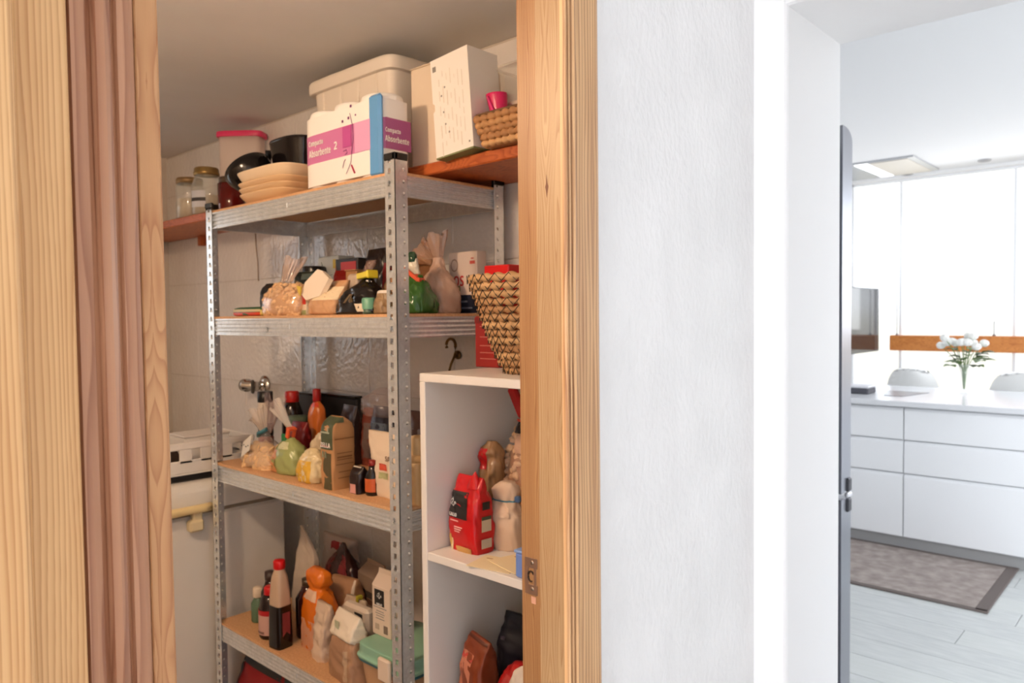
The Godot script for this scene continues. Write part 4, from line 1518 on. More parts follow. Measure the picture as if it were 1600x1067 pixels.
	soft_part(ct, "body", [[0.0, 0.045, 0.04, 5], [0.004, 0.05, 0.045, 5], [0.185, 0.062, 0.056, 5], [0.192, 0.066, 0.06, 5], [0.196, 0.062, 0.056, 5]], 0.0, 5, 1, clear(0.22, Color(0.95, 0.92, 0.86), 0.15), 40, 14)
	soft_part(ct, "contents", [[0.004, 0.044, 0.038, 5], [0.05, 0.05, 0.045, 5], [0.105, 0.053, 0.047, 5], [0.108, 0.04, 0.035, 5]], 0.002, 30, 3, mat(rgb(214, 190, 170), 0.8), 32, 12)

func ubox_local(st: SurfaceTool, c: Vector3, s: Vector3, b: float) -> void:
	box(st, c, s, b)

# ------------------------------------------------------------------ second shelf
func second_items() -> void:
	var h := S2
	var n := thing("flat_packet", "flat green and red food packet lying at the left end of the second shelf", "packet", W(-2.02, 1.115, h), 2.0)
	var s := soft_part(n, "body", [[0.0, 0.08, 0.035, 4], [0.004, 0.09, 0.042, 4], [0.014, 0.09, 0.042, 4], [0.022, 0.086, 0.04, 4], [0.026, 0.07, 0.03, 4]], 0.002, 30, 2, mat(rgb(44, 92, 52), 0.35))
	obj("red_print", patch(s, 0.5, 2.5, 0.05, 0.42, 0.001), mat(rgb(206, 70, 44), 0.4), n)
	obj("cream_arc", patch(s, 0.9, 2.4, 0.46, 0.66, 0.001), mat(rgb(206, 190, 150), 0.5), n)
	obj("yellow_print", patch(s, 0.42, 0.9, 0.1, 0.6, 0.0015), mat(rgb(214, 196, 110), 0.5), n)
	# bag of nuts
	n = thing("nut_bag", "clear bag of pale cashew-like nuts near the left end of the second shelf", "bag", W(-1.855, 1.115, h))
	s = soft([[0.0, 0.075, 0.04, 3], [0.006, 0.09, 0.05, 3], [0.035, 0.098, 0.052, 2.6], [0.062, 0.088, 0.045, 2.4], [0.082, 0.06, 0.03, 2.2], [0.095, 0.035, 0.015, 2]], 0.004, 22, 5)
	var st := S()
	soft_mesh(st, soft([[0.001, 0.07, 0.036, 3], [0.006, 0.085, 0.045, 3], [0.035, 0.092, 0.047, 2.6], [0.06, 0.08, 0.04, 2.4], [0.074, 0.05, 0.024, 2.2]], 0.004, 22, 5), 32, 18)
	obj("filling", st, mat(rgb(206, 158, 110), 0.7), n)
	heap(n, "nuts", s, 420, Vector3(0.018, 0.009, 0.010), mat(rgb(232, 190, 140), 0.5), 3, 0.05, 0.85, 0.006)
	st = S()
	soft_mesh(st, s, 40, 22)
	obj("film", st, clear(0.07), n)
	plume(n, "gathered_top", Vector3(-0.01, 0.09, 0), Vector3(-0.02, 0.15, -0.03), 0.02, 0.045, clear(0.4, Color(0.86, 0.74, 0.66), 0.2), 7)
	# small red and white box
	n = thing("spice_box", "small red and white spice box beside the bag of nuts", "box", W(-1.772, 1.115, h), -4.0)
	solid(n, "body", Vector3(0, 0.028, 0), Vector3(0.046, 0.056, 0.024), mat(rgb(226, 214, 190), 0.5))
	panel(n, "red_top", "z", 0, 0.042, 0.0462, 0.026, 0.0123, mat(rgb(188, 40, 30), 0.45))
	text(n, "V", 0.012, Vector3(0, 0.036, 0.0128), mats["white_ink"])
	panel(n, "green_foot", "z", 0, 0.008, 0.0462, 0.012, 0.0123, mat(rgb(150, 160, 110), 0.5))
	# dark tins and packs further back
	n = thing("black_tin", "small black lidded tin in front of the rear post, second shelf", "tin", W(-2.0, 1.29, h))
	n.scale = Vector3(0.76, 0.98, 0.76)
	turned(n, "body", [Vector2(0.0001, 0), Vector2(0.042, 0), Vector2(0.043, 0.003), Vector2(0.043, 0.115), Vector2(0.0001, 0.116)], mat(rgb(54, 48, 40), 0.35))
	turned(n, "lid", [Vector2(0.044, 0.112), Vector2(0.046, 0.116), Vector2(0.046, 0.148), Vector2(0.043, 0.152), Vector2(0.0001, 0.153)], mats["black"])
	n = thing("green_grey_pack", "dark green foil pack with a crumpled top behind the bag of nuts", "pack", W(-1.90, 1.205, h), 10.0)
	s = soft_part(n, "body", [[0.0, 0.04, 0.02, 4], [0.01, 0.046, 0.026, 4], [0.07, 0.048, 0.026, 3], [0.1, 0.05, 0.018, 3], [0.12, 0.052, 0.006, 4], [0.126, 0.05, 0.002, 4]], 0.004, 26, 8, mat(rgb(44, 54, 46), 0.3))
	obj("pale_print", patch(s, 0.9, 1.7, 0.62, 0.8, 0.0012), mat(rgb(130, 150, 142), 0.4), n)
	n = thing("dark_pack", "low black pack at the left behind the bag of nuts", "pack", W(-2.03, 1.165, h), 0.0)
	n.scale.y = 1.2
	soft_part(n, "body", [[0.0, 0.03, 0.02, 5], [0.008, 0.034, 0.025, 5], [0.06, 0.034, 0.024, 5], [0.076, 0.033, 0.006, 5], [0.08, 0.03, 0.002, 4]], 0.002, 26, 9, mats["black_soft"])
	# folded white paper bag
	n = thing("white_paper_bag", "white paper bag folded over at the top, in the middle of the second shelf", "bag", W(-1.685, 1.13, h), 0.0)
	st = S()
	var poly := PackedVector2Array([Vector2(-0.058, 0.046), Vector2(-0.030, 0.030), Vector2(0.03, 0.040), Vector2(0.055, 0.085), Vector2(0.014, 0.108), Vector2(-0.006, 0.112), Vector2(-0.052, 0.078)])
	prism(st, poly, -0.006, 0.008, Transform3D(Basis(Vector3(1, 0, 0), -0.25), Vector3(0, 0.008, 0.05)))
	obj("folded_flap", st, mat(rgb(244, 228, 208), 0.6), n)
	s = soft_part(n, "body", [[0.0, 0.05, 0.03, 4], [0.005, 0.058, 0.038, 4], [0.03, 0.058, 0.036, 3], [0.05, 0.052, 0.024, 3], [0.07, 0.05, 0.014, 3], [0.085, 0.045, 0.006, 3]], 0.004, 24, 11, mat(rgb(216, 190, 164), 0.65))
	st = S()
	prism(st, PackedVector2Array([Vector2(-0.066, 0.078), Vector2(-0.046, 0.074), Vector2(-0.05, 0.05), Vector2(-0.058, 0.058)]), 0.052, 0.055)
	obj("yellow_corner", st, mat(rgb(214, 182, 52), 0.5), n)
	# kraft pouch, lit
	n = thing("kraft_pouch", "open kraft paper pouch bulging forward between the white paper bag and the black bag", "pouch", W(-1.655, 1.115, h), -6.0)
	s = soft_part(n, "body", [[0.0, 0.062, 0.03, 4], [0.005, 0.07, 0.04, 4], [0.026, 0.07, 0.044, 3], [0.045, 0.062, 0.036, 3, 0.004, -0.004], [0.064, 0.05, 0.022, 3, 0.006, -0.014], [0.088, 0.042, 0.008, 3, 0.01, -0.024]], 0.006, 20, 13, mat(rgb(206, 160, 118), 0.6))
	obj("pale_lining", patch(s, 0.3, 1.9, 0.52, 0.86, 0.0015), mat(rgb(246, 226, 190), 0.55), n)
	n = thing("kraft_strip_box", "narrow brown cardboard box standing behind the kraft pouch", "box", W(-1.715, 1.235, h), 8.0)
	n.scale.x = 0.8
	solid(n, "body", Vector3(0, 0.06, 0), Vector3(0.055, 0.12, 0.03), mat(rgb(176, 130, 86), 0.65))
	solid(n, "flap", Vector3(0.0, 0.1215, 0.004), Vector3(0.056, 0.003, 0.03), mat(rgb(196, 152, 106), 0.65), 0.001)
	n = thing("pale_stick_pack", "pale upright stick pack between the cardboard box and the black bag", "pack", W(-1.652, 1.19, h), 0.0)
	soft_part(n, "body", [[0.0, 0.018, 0.012, 4], [0.01, 0.022, 0.016, 4], [0.09, 0.022, 0.014, 4], [0.108, 0.022, 0.003, 4]], 0.002, 30, 14, mat(rgb(206, 186, 166), 0.5))
	# boxes at the back
	n = thing("pale_blue_box", "pale blue box with coloured print at the back of the second shelf", "box", W(-1.97, 1.35, h + 0.1))
	n.scale = Vector3(0.78, 0.9, 1)
	solid(n, "body", Vector3(0, 0.045, 0), Vector3(0.135, 0.088, 0.06), mat(rgb(190, 196, 196), 0.5))
	panel(n, "yellow_print", "z", 0.042, 0.062, 0.018, 0.03, 0.0303, mat(rgb(200, 176, 70), 0.5))
	panel(n, "orange_print", "z", 0.055, 0.035, 0.012, 0.04, 0.0303, mat(rgb(206, 130, 90), 0.5))
	rod(n, "printed_curve", [Vector3(-0.045, 0.07, 0.0305), Vector3(-0.03, 0.04, 0.0305), Vector3(0.0, 0.024, 0.0305), Vector3(0.03, 0.026, 0.0305)], 0.0012, mat(rgb(130, 140, 140), 0.5), 5)
	var under := thing("brown_box", "flat brown box under the pale blue box at the back of the second shelf", "box", W(-1.99, 1.35, h))
	solid(under, "body", Vector3(0, 0.05, 0), Vector3(0.15, 0.1, 0.07), mat(rgb(92, 62, 42), 0.6))
	solid(under, "lid", Vector3(0, 0.09, 0), Vector3(0.153, 0.02, 0.073), mat(rgb(104, 70, 48), 0.6))
	n = thing("red_black_box", "black box with a red label at the back, right of the pale blue box", "box", W(-1.855, 1.34, h))
	solid(n, "body", Vector3(0, 0.083, 0), Vector3(0.11, 0.166, 0.07), mat(rgb(30, 24, 22), 0.4))
	panel(n, "red_label", "z", 0.01, 0.142, 0.075, 0.028, 0.0353, mat(rgb(190, 40, 30), 0.4))
	n = thing("dark_red_pack", "dark red foil pack leaning between the back boxes and the cardboard box", "pack", W(-1.80, 1.275, h), 14.0)
	soft_part(n, "body", [[0.0, 0.045, 0.018, 4], [0.01, 0.05, 0.024, 4], [0.1, 0.05, 0.02, 4], [0.128, 0.05, 0.004, 4]], 0.003, 26, 16, mat(rgb(128, 22, 18), 0.3))
	# black bags
	n = thing("black_coffee_bag", "large black bag slumped at the front with a yellow clip round its neck", "bag", W(-1.515, 1.115, h), -4.0)
	s = soft_part(n, "body", [[0.0, 0.076, 0.036, 4], [0.005, 0.088, 0.046, 4], [0.028, 0.084, 0.044, 3], [0.055, 0.064, 0.036, 2.5, 0.008, 0], [0.078, 0.028, 0.018, 2, 0.018, 0], [0.092, 0.018, 0.012, 2, 0.02, 0]], 0.006, 18, 19, mat(rgb(22, 17, 17), 0.2))
	obj("crinkled_label", patch(s, 0.95, 1.4, 0.22, 0.38, 0.0016), mat(rgb(220, 202, 176), 0.4), n)
	obj("gold_print", patch(s, 1.5, 1.72, 0.4, 0.56, 0.0014), mat(rgb(92, 74, 46), 0.4), n)
	clip(n, "yellow_clip", Vector3(0.026, 0.094, 0.006), 0.05, mat(rgb(224, 204, 46), 0.35), 5, 0.016)
	soft_part(n, "gathered_top", [[0.10, 0.016, 0.012, 2, 0.022, 0], [0.112, 0.018, 0.010, 2, 0.026, 0], [0.128, 0.02, 0.008, 2, 0.032, -0.004], [0.13, 0.014, 0.003, 2, 0.032, -0.004]], 0.006, 30, 20, mat(rgb(120, 96, 86), 0.25))
	n = thing("black_pouch", "tall matt black pouch leaning behind the yellow clip beside the front post", "pouch", W(-1.60, 1.225, h), -10.0)
	s = soft_part(n, "body", [[0.0, 0.052, 0.028, 4], [0.01, 0.06, 0.036, 4], [0.09, 0.06, 0.03, 4], [0.14, 0.056, 0.016, 4], [0.172, 0.05, 0.004, 4]], 0.005, 22, 21, mat(rgb(24, 17, 16), 0.3))
	obj("red_side", patch(s, -0.25, 0.35, 0.35, 0.7, 0.0015), mat(rgb(120, 22, 20), 0.35), n)
	n = thing("tan_pouch", "tan paper pouch standing between the black bag and the front post", "pouch", W(-1.44, 1.165, h), 0.0)
	soft_part(n, "body", [[0.0, 0.036, 0.024, 4], [0.01, 0.042, 0.03, 4], [0.06, 0.042, 0.026, 4], [0.098, 0.04, 0.006, 4], [0.102, 0.038, 0.002, 4]], 0.003, 24, 22, mat(rgb(150, 112, 78), 0.6))
	n = thing("green_capped_jar", "small jar with a mint green cap beside the front post on the second shelf", "jar", W(-1.452, 1.083, h), 0.0)
	turned(n, "jar", [Vector2(0.0001, 0), Vector2(0.013, 0), Vector2(0.015, 0.003), Vector2(0.015, 0.014), Vector2(0.0001, 0.014)], mat(rgb(66, 90, 74), 0.3))
	turned(n, "cap", [Vector2(0.0165, 0.012), Vector2(0.0165, 0.036), Vector2(0.014, 0.039), Vector2(0.0001, 0.039)], mat(rgb(108, 164, 134), 0.4))
	n = thing("patterned_sachet", "small crumpled sachet with a brown pattern right beside the front post", "sachet", W(-1.408, 1.095, h), 0.0)
	s = soft_part(n, "body", [[0.0, 0.022, 0.014, 3], [0.006, 0.026, 0.02, 3], [0.03, 0.026, 0.018, 3], [0.05, 0.022, 0.01, 3], [0.056, 0.014, 0.004, 3]], 0.004, 40, 23, mat(rgb(146, 118, 84), 0.4))
	obj("white_top", patch(s, 0.6, 2.4, 0.72, 0.95, 0.0012), mat(rgb(236, 226, 214), 0.4), n)
	# right of the front post
	n = thing("green_bag", "shiny green folded bag closed with an orange clip, right of the front post", "bag", W(-1.385, 1.175, h), 12.0)
	n.scale.x = 0.72
	s = soft_part(n, "body", [[0.0, 0.05, 0.034, 4], [0.006, 0.06, 0.045, 4], [0.035, 0.06, 0.044, 3], [0.066, 0.05, 0.03, 3, -0.006, 0], [0.085, 0.04, 0.012, 3, -0.012, 0], [0.092, 0.036, 0.005, 3, -0.014, 0]], 0.006, 18, 24, mat(rgb(56, 98, 42), 0.18))
	clip(n, "orange_clip", Vector3(-0.004, 0.092, 0.008), 0.07, mat(rgb(222, 92, 62), 0.35), -27, 0.012)
	soft_part(n, "folded_top", [[0.095, 0.032, 0.006, 3, -0.02, 0], [0.115, 0.03, 0.008, 3, -0.024, 0], [0.132, 0.024, 0.005, 3, -0.024, 0]], 0.005, 30, 25, mat(rgb(214, 206, 184), 0.3))
	soft_part(n, "dark_leaf_print", [[0.124, 0.024, 0.008, 3, -0.028, 0.002], [0.138, 0.022, 0.008, 3, -0.022, 0.002], [0.148, 0.008, 0.004, 3, -0.016, 0.002]], 0.004, 40, 26, mat(rgb(26, 66, 40), 0.3))
	n = thing("cloudy_plastic_bag", "cloudy plastic bag with a tall twisted top, right behind the green bag", "bag", W(-1.42, 1.275, h), 0.0)
	n.scale.x = 0.82
	var cloudy := mat(rgb(206, 170, 146), 0.22, 0.0, "cloudy")
	cloudy.backlight_enabled = true
	cloudy.backlight = Color(0.25, 0.2, 0.16)
	soft_part(n, "body", [[0.0, 0.05, 0.036, 3], [0.006, 0.06, 0.046, 3], [0.05, 0.062, 0.046, 2.6], [0.085, 0.05, 0.036, 2.4], [0.115, 0.028, 0.02, 2], [0.14, 0.018, 0.012, 2]], 0.006, 22, 27, cloudy)
	plume(n, "twisted_top", Vector3(0, 0.138, 0), Vector3(-0.012, 0.195, 0.0), 0.016, 0.04, clear(0.45, Color(0.84, 0.68, 0.58), 0.2), 5)
	plume(n, "side_flap", Vector3(-0.012, 0.13, 0.01), Vector3(-0.07, 0.162, 0.012), 0.012, 0.03, clear(0.4, Color(0.8, 0.6, 0.46), 0.2), 8)
	n = thing("brown_sugar_bag", "brown paper bag standing just behind the green bag", "bag", W(-1.47, 1.29, h), 0.0)
	soft_part(n, "body", [[0.0, 0.04, 0.03, 4], [0.01, 0.044, 0.034, 4], [0.10, 0.042, 0.03, 4], [0.135, 0.038, 0.008, 4], [0.14, 0.036, 0.003, 4]], 0.004, 24, 28, mat(rgb(122, 80, 46), 0.55))
	# carton with red letters
	n = thing("cereal_carton", "white carton with large red letters and a navy foot, right of the cloudy bag", "carton", W(-1.388, 1.345, h), 0.0)
	n.scale = Vector3(0.84, 1, 0.62)
	solid(n, "body", Vector3(0, 0.078, 0), Vector3(0.122, 0.156, 0.055), mat(rgb(222, 204, 190), 0.45))
	panel(n, "navy_foot", "z", 0, 0.024, 0.1222, 0.046, 0.0278, mat(rgb(28, 34, 52), 0.4))
	panel(n, "navy_foot", "x", 0, 0.024, 0.0552, 0.046, 0.0613, mat(rgb(28, 34, 52), 0.4))
	text(n, "OS", 0.026, Vector3(-0.018, 0.082, 0.0281), mats["red_ink"], Basis.IDENTITY, 0.044)
	panel(n, "small_print", "z", 0.042, 0.128, 0.022, 0.008, 0.0279, mat(rgb(206, 90, 80), 0.5))
	panel(n, "small_print", "z", 0.042, 0.138, 0.012, 0.004, 0.0279, mat(rgb(206, 120, 110), 0.5))
	panel(n, "printed_square", "z", -0.022, 0.064, 0.022, 0.014, 0.0279, mat(rgb(130, 130, 96), 0.5))
	panel(n, "wavy_print", "z", -0.01, 0.03, 0.06, 0.005, 0.0283, mat(rgb(110, 116, 130), 0.5))
	panel(n, "wavy_print", "z", 0.0, 0.014, 0.08, 0.004, 0.0283, mat(rgb(110, 116, 130), 0.5))
	st = S()
	lathe(st, [Vector2(0.0125, 0.0), Vector2(0.0145, 0.0004), Vector2(0.0165, 0.0)], 24, Transform3D(Basis(Vector3(1, 0, 0), Vector3(0, 0, 1), Vector3(0, -1, 0)), Vector3(-0.036, 0.123, 0.0278)))
	obj("printed_ring", st, mat(rgb(176, 150, 130), 0.5), n)

# ------------------------------------------------------------------ third shelf
func third_items() -> void:
	var h := S3
	var cl := clear(0.10)
	var n: Node3D
	for q in [[0, "lower spice jar with red spice under a black cap, third shelf", 0.0], [1, "upper pale spice jar with a black cap, stacked on the red one", 0.1055]]:
		n = thing("spice_jar", q[1], "spice jar", W(-2.172, 1.215, h + q[2]), 0.0, "stacked spice jars")
		var tall: float = 0.105 if q[0] == 0 else 0.098
		turned(n, "glass", [Vector2(0.0001, 0), Vector2(0.022, 0), Vector2(0.024, 0.003), Vector2(0.024, 0.06), Vector2(0.021, 0.066), Vector2(0.0001, 0.066)], mat(rgb(206, 196, 182), 0.2) if q[0] else mat(rgb(138, 62, 46), 0.3))
		turned(n, "cap", [Vector2(0.0225, 0.064), Vector2(0.0235, 0.066), Vector2(0.0235, tall - 0.001), Vector2(0.021, tall), Vector2(0.0001, tall)], mats["black_soft"])
	# bag of crackers with white label
	n = thing("cracker_bag", "clear bag of crackers with a white label and a blue tie", "bag", W(-2.02, 1.125, h), 0.0)
	var s := soft([[0.0, 0.06, 0.036, 3], [0.006, 0.078, 0.048, 3], [0.03, 0.08, 0.05, 2.6], [0.06, 0.058, 0.036, 2.3], [0.085, 0.028, 0.018, 2], [0.1, 0.014, 0.010, 2]], 0.006, 22, 31)
	var st := S()
	soft_mesh(st, soft([[0.002, 0.054, 0.03, 3], [0.008, 0.07, 0.042, 3], [0.03, 0.072, 0.044, 2.6], [0.056, 0.048, 0.028, 2.3], [0.07, 0.02, 0.012, 2]], 0.006, 22, 31), 30, 14)
	obj("filling", st, mat(rgb(214, 176, 126), 0.7), n)
	heap(n, "crackers", s, 120, Vector3(0.028, 0.008, 0.022), mat(rgb(230, 192, 140), 0.6), 6, 0.05, 0.6, 0.007)
	st = S()
	soft_mesh(st, s, 40, 22)
	obj("film", st, cl, n)
	st = S()
	box(st, Vector3.ZERO, Vector3(0.055, 0.05, 0.002), 0.0005, Transform3D(Basis(Vector3(0, 0, 1), 0.5) * Basis(Vector3(1, 0, 0), -0.4), Vector3(-0.028, 0.062, 0.042)))
	obj("white_label", st, mat(rgb(226, 220, 208), 0.6), n)
	for k in 4:
		solid(n, "label_dot", Vector3(-0.044 + 0.012 * k, 0.062 + 0.004 * (k % 2), 0.048), Vector3(0.004, 0.003, 0.001), mat(rgb(90, 110, 100), 0.6), 0)
	rod(n, "blue_tie", [Vector3(-0.02, 0.088, 0.008), Vector3(-0.008, 0.098, 0.014), Vector3(0.008, 0.102, 0.013), Vector3(0.022, 0.112, 0.004)], 0.006, mat(rgb(54, 112, 124), 0.4))
	plume(n, "gathered_top", Vector3(0, 0.1, 0), Vector3(-0.035, 0.16, 0), 0.012, 0.045, clear(0.42, Color(0.85, 0.78, 0.72), 0.15), 3)
	plume(n, "gathered_top", Vector3(0.005, 0.1, -0.01), Vector3(0.03, 0.195, -0.02), 0.012, 0.04, clear(0.34, Color(0.72, 0.62, 0.6), 0.2), 4)
	# green bag with orange clip
	n = thing("green_clear_bag", "clear bag with green contents, an orange clip and a shiny twisted top", "bag", W(-1.885, 1.13, h), 0.0)
	s = soft([[0.0, 0.05, 0.034, 3], [0.006, 0.062, 0.044, 3], [0.04, 0.062, 0.044, 2.6], [0.07, 0.05, 0.034, 2.4], [0.088, 0.03, 0.02, 2], [0.098, 0.016, 0.01, 2]], 0.006, 22, 33)
	st = S()
	soft_mesh(st, s, 36, 20)
	obj("body", st, mat(rgb(158, 166, 104), 0.25), n)
	obj("orange_patch", patch(s, 1.7, 2.7, 0.12, 0.55, 0.001), mat(rgb(204, 140, 88), 0.35), n)
	obj("cream_patch", patch(s, 1.0, 1.9, 0.6, 0.8, 0.001), mat(rgb(206, 204, 156), 0.3), n)
	st = S()
	box(st, Vector3(-0.012, 0.096, 0.014), Vector3(0.022, 0.024, 0.006), 0.002)
	obj("green_tab", st, mat(rgb(30, 118, 60), 0.4), n)
	clip(n, "orange_clip", Vector3(0.008, 0.112, 0.004), 0.03, mat(rgb(230, 100, 56), 0.35), 70, 0.014)
	plume(n, "twisted_top", Vector3(0.006, 0.118, 0.0), Vector3(-0.055, 0.185, 0.01), 0.008, 0.026, clear(0.4, Color(0.95, 0.92, 0.88), 0.06), 6)
	# yellow bag
	n = thing("yellow_snack_bag", "small clear bag with yellow contents, third along the front of the third shelf", "bag", W(-1.735, 1.105, h), 0.0)
	s = soft_part(n, "body", [[0.0, 0.036, 0.026, 3], [0.006, 0.046, 0.034, 3], [0.035, 0.05, 0.034, 2.5], [0.064, 0.042, 0.026, 2.3], [0.082, 0.024, 0.014, 2], [0.088, 0.01, 0.006, 2]], 0.006, 28, 35, mat(rgb(226, 206, 160), 0.16))
	obj("yellow_filling", patch(s, 1.0, 2.3, 0.1, 0.55, 0.0012), mat(rgb(220, 172, 64), 0.25), n)
	n = thing("grey_snack_bag", "small crumpled grey-beige bag leaning behind the yellow snack bag", "bag", W(-1.815, 1.165, h), 8.0)
	n.scale = Vector3(0.85, 0.88, 0.85)
	soft_part(n, "body", [[0.0, 0.03, 0.026, 3], [0.01, 0.038, 0.03, 3], [0.06, 0.036, 0.026, 2.5, 0.01, 0], [0.1, 0.032, 0.024, 2.3, 0.024, 0], [0.128, 0.022, 0.014, 2, 0.034, 0], [0.132, 0.01, 0.006, 2, 0.036, 0]], 0.007, 26, 36, mat(rgb(206, 188, 158), 0.2))
	# sauce pouch / bottle
	n = thing("orange_sauce_pouch", "orange sauce pouch with a dark red screw cap, standing behind the small bags", "pouch", W(-1.96, 1.265, h), 0.0)
	n.scale = Vector3(0.62, 0.97, 0.7)
	s = soft_part(n, "body", [[0.0, 0.044, 0.028, 4], [0.01, 0.05, 0.034, 4], [0.1, 0.05, 0.032, 3], [0.16, 0.046, 0.026, 3], [0.182, 0.024, 0.016, 2], [0.19, 0.016, 0.014, 2]], 0.003, 20, 37, mat(rgb(196, 104, 44), 0.2))
	obj("red_shoulder", patch(s, 0.4, 2.6, 0.68, 0.86, 0.001), mat(rgb(206, 70, 40), 0.3), n)
	turned(n, "cap", [Vector2(0.016, 0.186), Vector2(0.018, 0.19), Vector2(0.018, 0.222), Vector2(0.015, 0.226), Vector2(0.0001, 0.227)], mat(rgb(156, 22, 16), 0.35))
	# dark bottles and packets behind
	n = thing("red_capped_bottle", "dark bottle with a red cap behind the green clear bag on the third shelf", "bottle", W(-2.14, 1.29, h), 0.0)
	bottle(n, [Vector2(0.0001, 0), Vector2(0.03, 0), Vector2(0.033, 0.004), Vector2(0.033, 0.13), Vector2(0.026, 0.15), Vector2(0.02, 0.168), Vector2(0.0001, 0.17)], mat(rgb(36, 24, 20), 0.15), [Vector2(0.021, 0.166), Vector2(0.022, 0.17), Vector2(0.022, 0.196), Vector2(0.019, 0.2), Vector2(0.0001, 0.2)], mat(rgb(176, 28, 22), 0.35))
	n = thing("black_carton", "black carton standing behind the red-capped bottle", "carton", W(-2.13, 1.36, h), 0.0)
	solid(n, "body", Vector3(0, 0.095, 0), Vector3(0.10, 0.19, 0.05), mat(rgb(32, 26, 24), 0.4))
	solid(n, "lid_edge", Vector3(0, 0.187, 0), Vector3(0.102, 0.008, 0.052), mats["black"], 0.001)
	n = thing("green_lidded_jar", "small jar with a dull green lid behind the orange clip", "jar", W(-2.035, 1.245, h), 0.0)
	bottle(n, [Vector2(0.0001, 0), Vector2(0.03, 0), Vector2(0.032, 0.004), Vector2(0.032, 0.1), Vector2(0.026, 0.112), Vector2(0.0001, 0.112)], mat(rgb(128, 40, 34), 0.2), [Vector2(0.028, 0.11), Vector2(0.029, 0.113), Vector2(0.029, 0.134), Vector2(0.0001, 0.135)], mat(rgb(92, 110, 88), 0.4))
	n = thing("red_foil_pack", "dark red foil pack beside the orange sauce pouch", "pack", W(-1.955, 1.205, h), 6.0)
	soft_part(n, "body", [[0.0, 0.03, 0.02, 4], [0.01, 0.034, 0.024, 4], [0.09, 0.034, 0.02, 4], [0.128, 0.034, 0.004, 4]], 0.003, 26, 39, mat(rgb(122, 24, 24), 0.3))
	# back row of foil packs
	var rng := RandomNumberGenerator.new()
	rng.seed = 77
	var cols := [rgb(40, 26, 24), rgb(112, 52, 40), rgb(36, 40, 58), rgb(84, 40, 60), rgb(58, 34, 28), rgb(30, 46, 66), rgb(126, 66, 44)]
	var names := ["dark brown", "rust brown", "dark blue", "plum", "chocolate brown", "navy blue", "copper brown"]
	var where := ["first from the left in the third shelf back row", "second from the left in the third shelf back row", "third from the left in the third shelf back row", "midway along the third shelf back row", "under the clear wrapper on the third shelf", "behind the white flaring bag on the third shelf", "last on the right in the third shelf back row"]
	for i in [0, 1, 2, 4]:
		n = thing("foil_pack", "%s foil pack %s" % [names[i], where[i]], "pack", W(-1.86 + 0.078 * i, 1.315 + 0.03 * (i % 2), h), rng.randf_range(-14, 14), "foil packs at the back of the third shelf")
		var hh := 0.165 + 0.03 * rng.randf()
		s = soft_part(n, "body", [[0.0, 0.034, 0.02, 4], [0.01, 0.042, 0.026, 4], [hh * 0.6, 0.043, 0.024, 4], [hh * 0.9, 0.043, 0.008, 4], [hh, 0.042, 0.002, 4]], 0.004, 26, 80 + i, mat(cols[i], 0.28))
		obj("print", patch(s, 1.0, 2.0, 0.3, 0.6, 0.001), mat(cols[(i + 3) % 7].lightened(0.25), 0.35), n)
	n = thing("clear_wrapper", "crumpled clear wrapper bag lying over the back row of packs", "bag", W(-1.70, 1.31, h + 0.155), 0.0)
	soft_part(n, "body", [[0.0, 0.06, 0.04, 3], [0.02, 0.075, 0.045, 3], [0.05, 0.07, 0.03, 3, 0.01, 0], [0.075, 0.05, 0.012, 3, 0.03, 0], [0.08, 0.04, 0.004, 3, 0.034, 0]], 0.01, 18, 41, clear(0.16, Color(0.8, 0.72, 0.72), 0.15))
	n = thing("black_tray_lid", "flat black tray lying on edge against the rear post of the third shelf", "tray", W(-2.0, 1.375, h + 0.0), 0.0)
	solid(n, "tray", Vector3(0.0, 0.093, 0), Vector3(0.2, 0.186, 0.02), mats["black_soft"], 0.004)
	solid(n, "rim", Vector3(0.0, 0.188, 0.003), Vector3(0.205, 0.008, 0.028), mats["black"], 0.002)
	# kraft bag with green front
	n = thing("flour_bag", "tall kraft paper bag with a dark green upper front and folded top", "bag", W(-1.622, 1.105, h), 0.0)
	var gr := mat(rgb(74, 82, 56), 0.55)
	s = soft_part(n, "body", [[0.0, 0.026, 0.032, 8], [0.003, 0.028, 0.034, 8], [0.08, 0.029, 0.035, 8], [0.15, 0.028, 0.034, 8], [0.168, 0.028, 0.024, 7], [0.178, 0.027, 0.010, 6], [0.182, 0.025, 0.004, 6]], 0.003, 18, 43, mats["kraft"], 48, 26)
	obj("green_front", patch(s, 0.82, 2.32, 0.38, 0.7, 0.0008, 14, 14), gr, n)
	obj("green_top", patch(s, 0.0, PI, 0.67, 0.95, 0.0009, 14, 10), gr, n)
	obj("leaf_print", patch(s, 1.25, 1.6, 0.06, 0.36, 0.0009), mat(rgb(84, 74, 46), 0.6), n)
	obj("base_print", patch(s, 0.95, 2.3, 0.0, 0.1, 0.0009), mat(rgb(92, 84, 54), 0.6), n)
	text(n, "ZELLA", 0.012, Vector3(0.0, 0.112, 0.0368), mats["white_ink"], Basis.IDENTITY, 0.042)
	panel(n, "red_shadow_line", "z", 0.0, 0.1095, 0.042, 0.003, 0.0362, mat(rgb(170, 70, 50), 0.5))
	panel(n, "brand_line", "z", -0.002, 0.144, 0.038, 0.004, 0.0362, mat(rgb(170, 176, 150), 0.5))
	panel(n, "brand_mark", "z", 0.010, 0.152, 0.004, 0.012, 0.0355, mat(rgb(170, 176, 150), 0.5))
	for k in 2:
		panel(n, "printed_block", "z", -0.012 + 0.012 * k, 0.088, 0.007, 0.016, 0.0362, mat(rgb(124, 130, 104), 0.5))
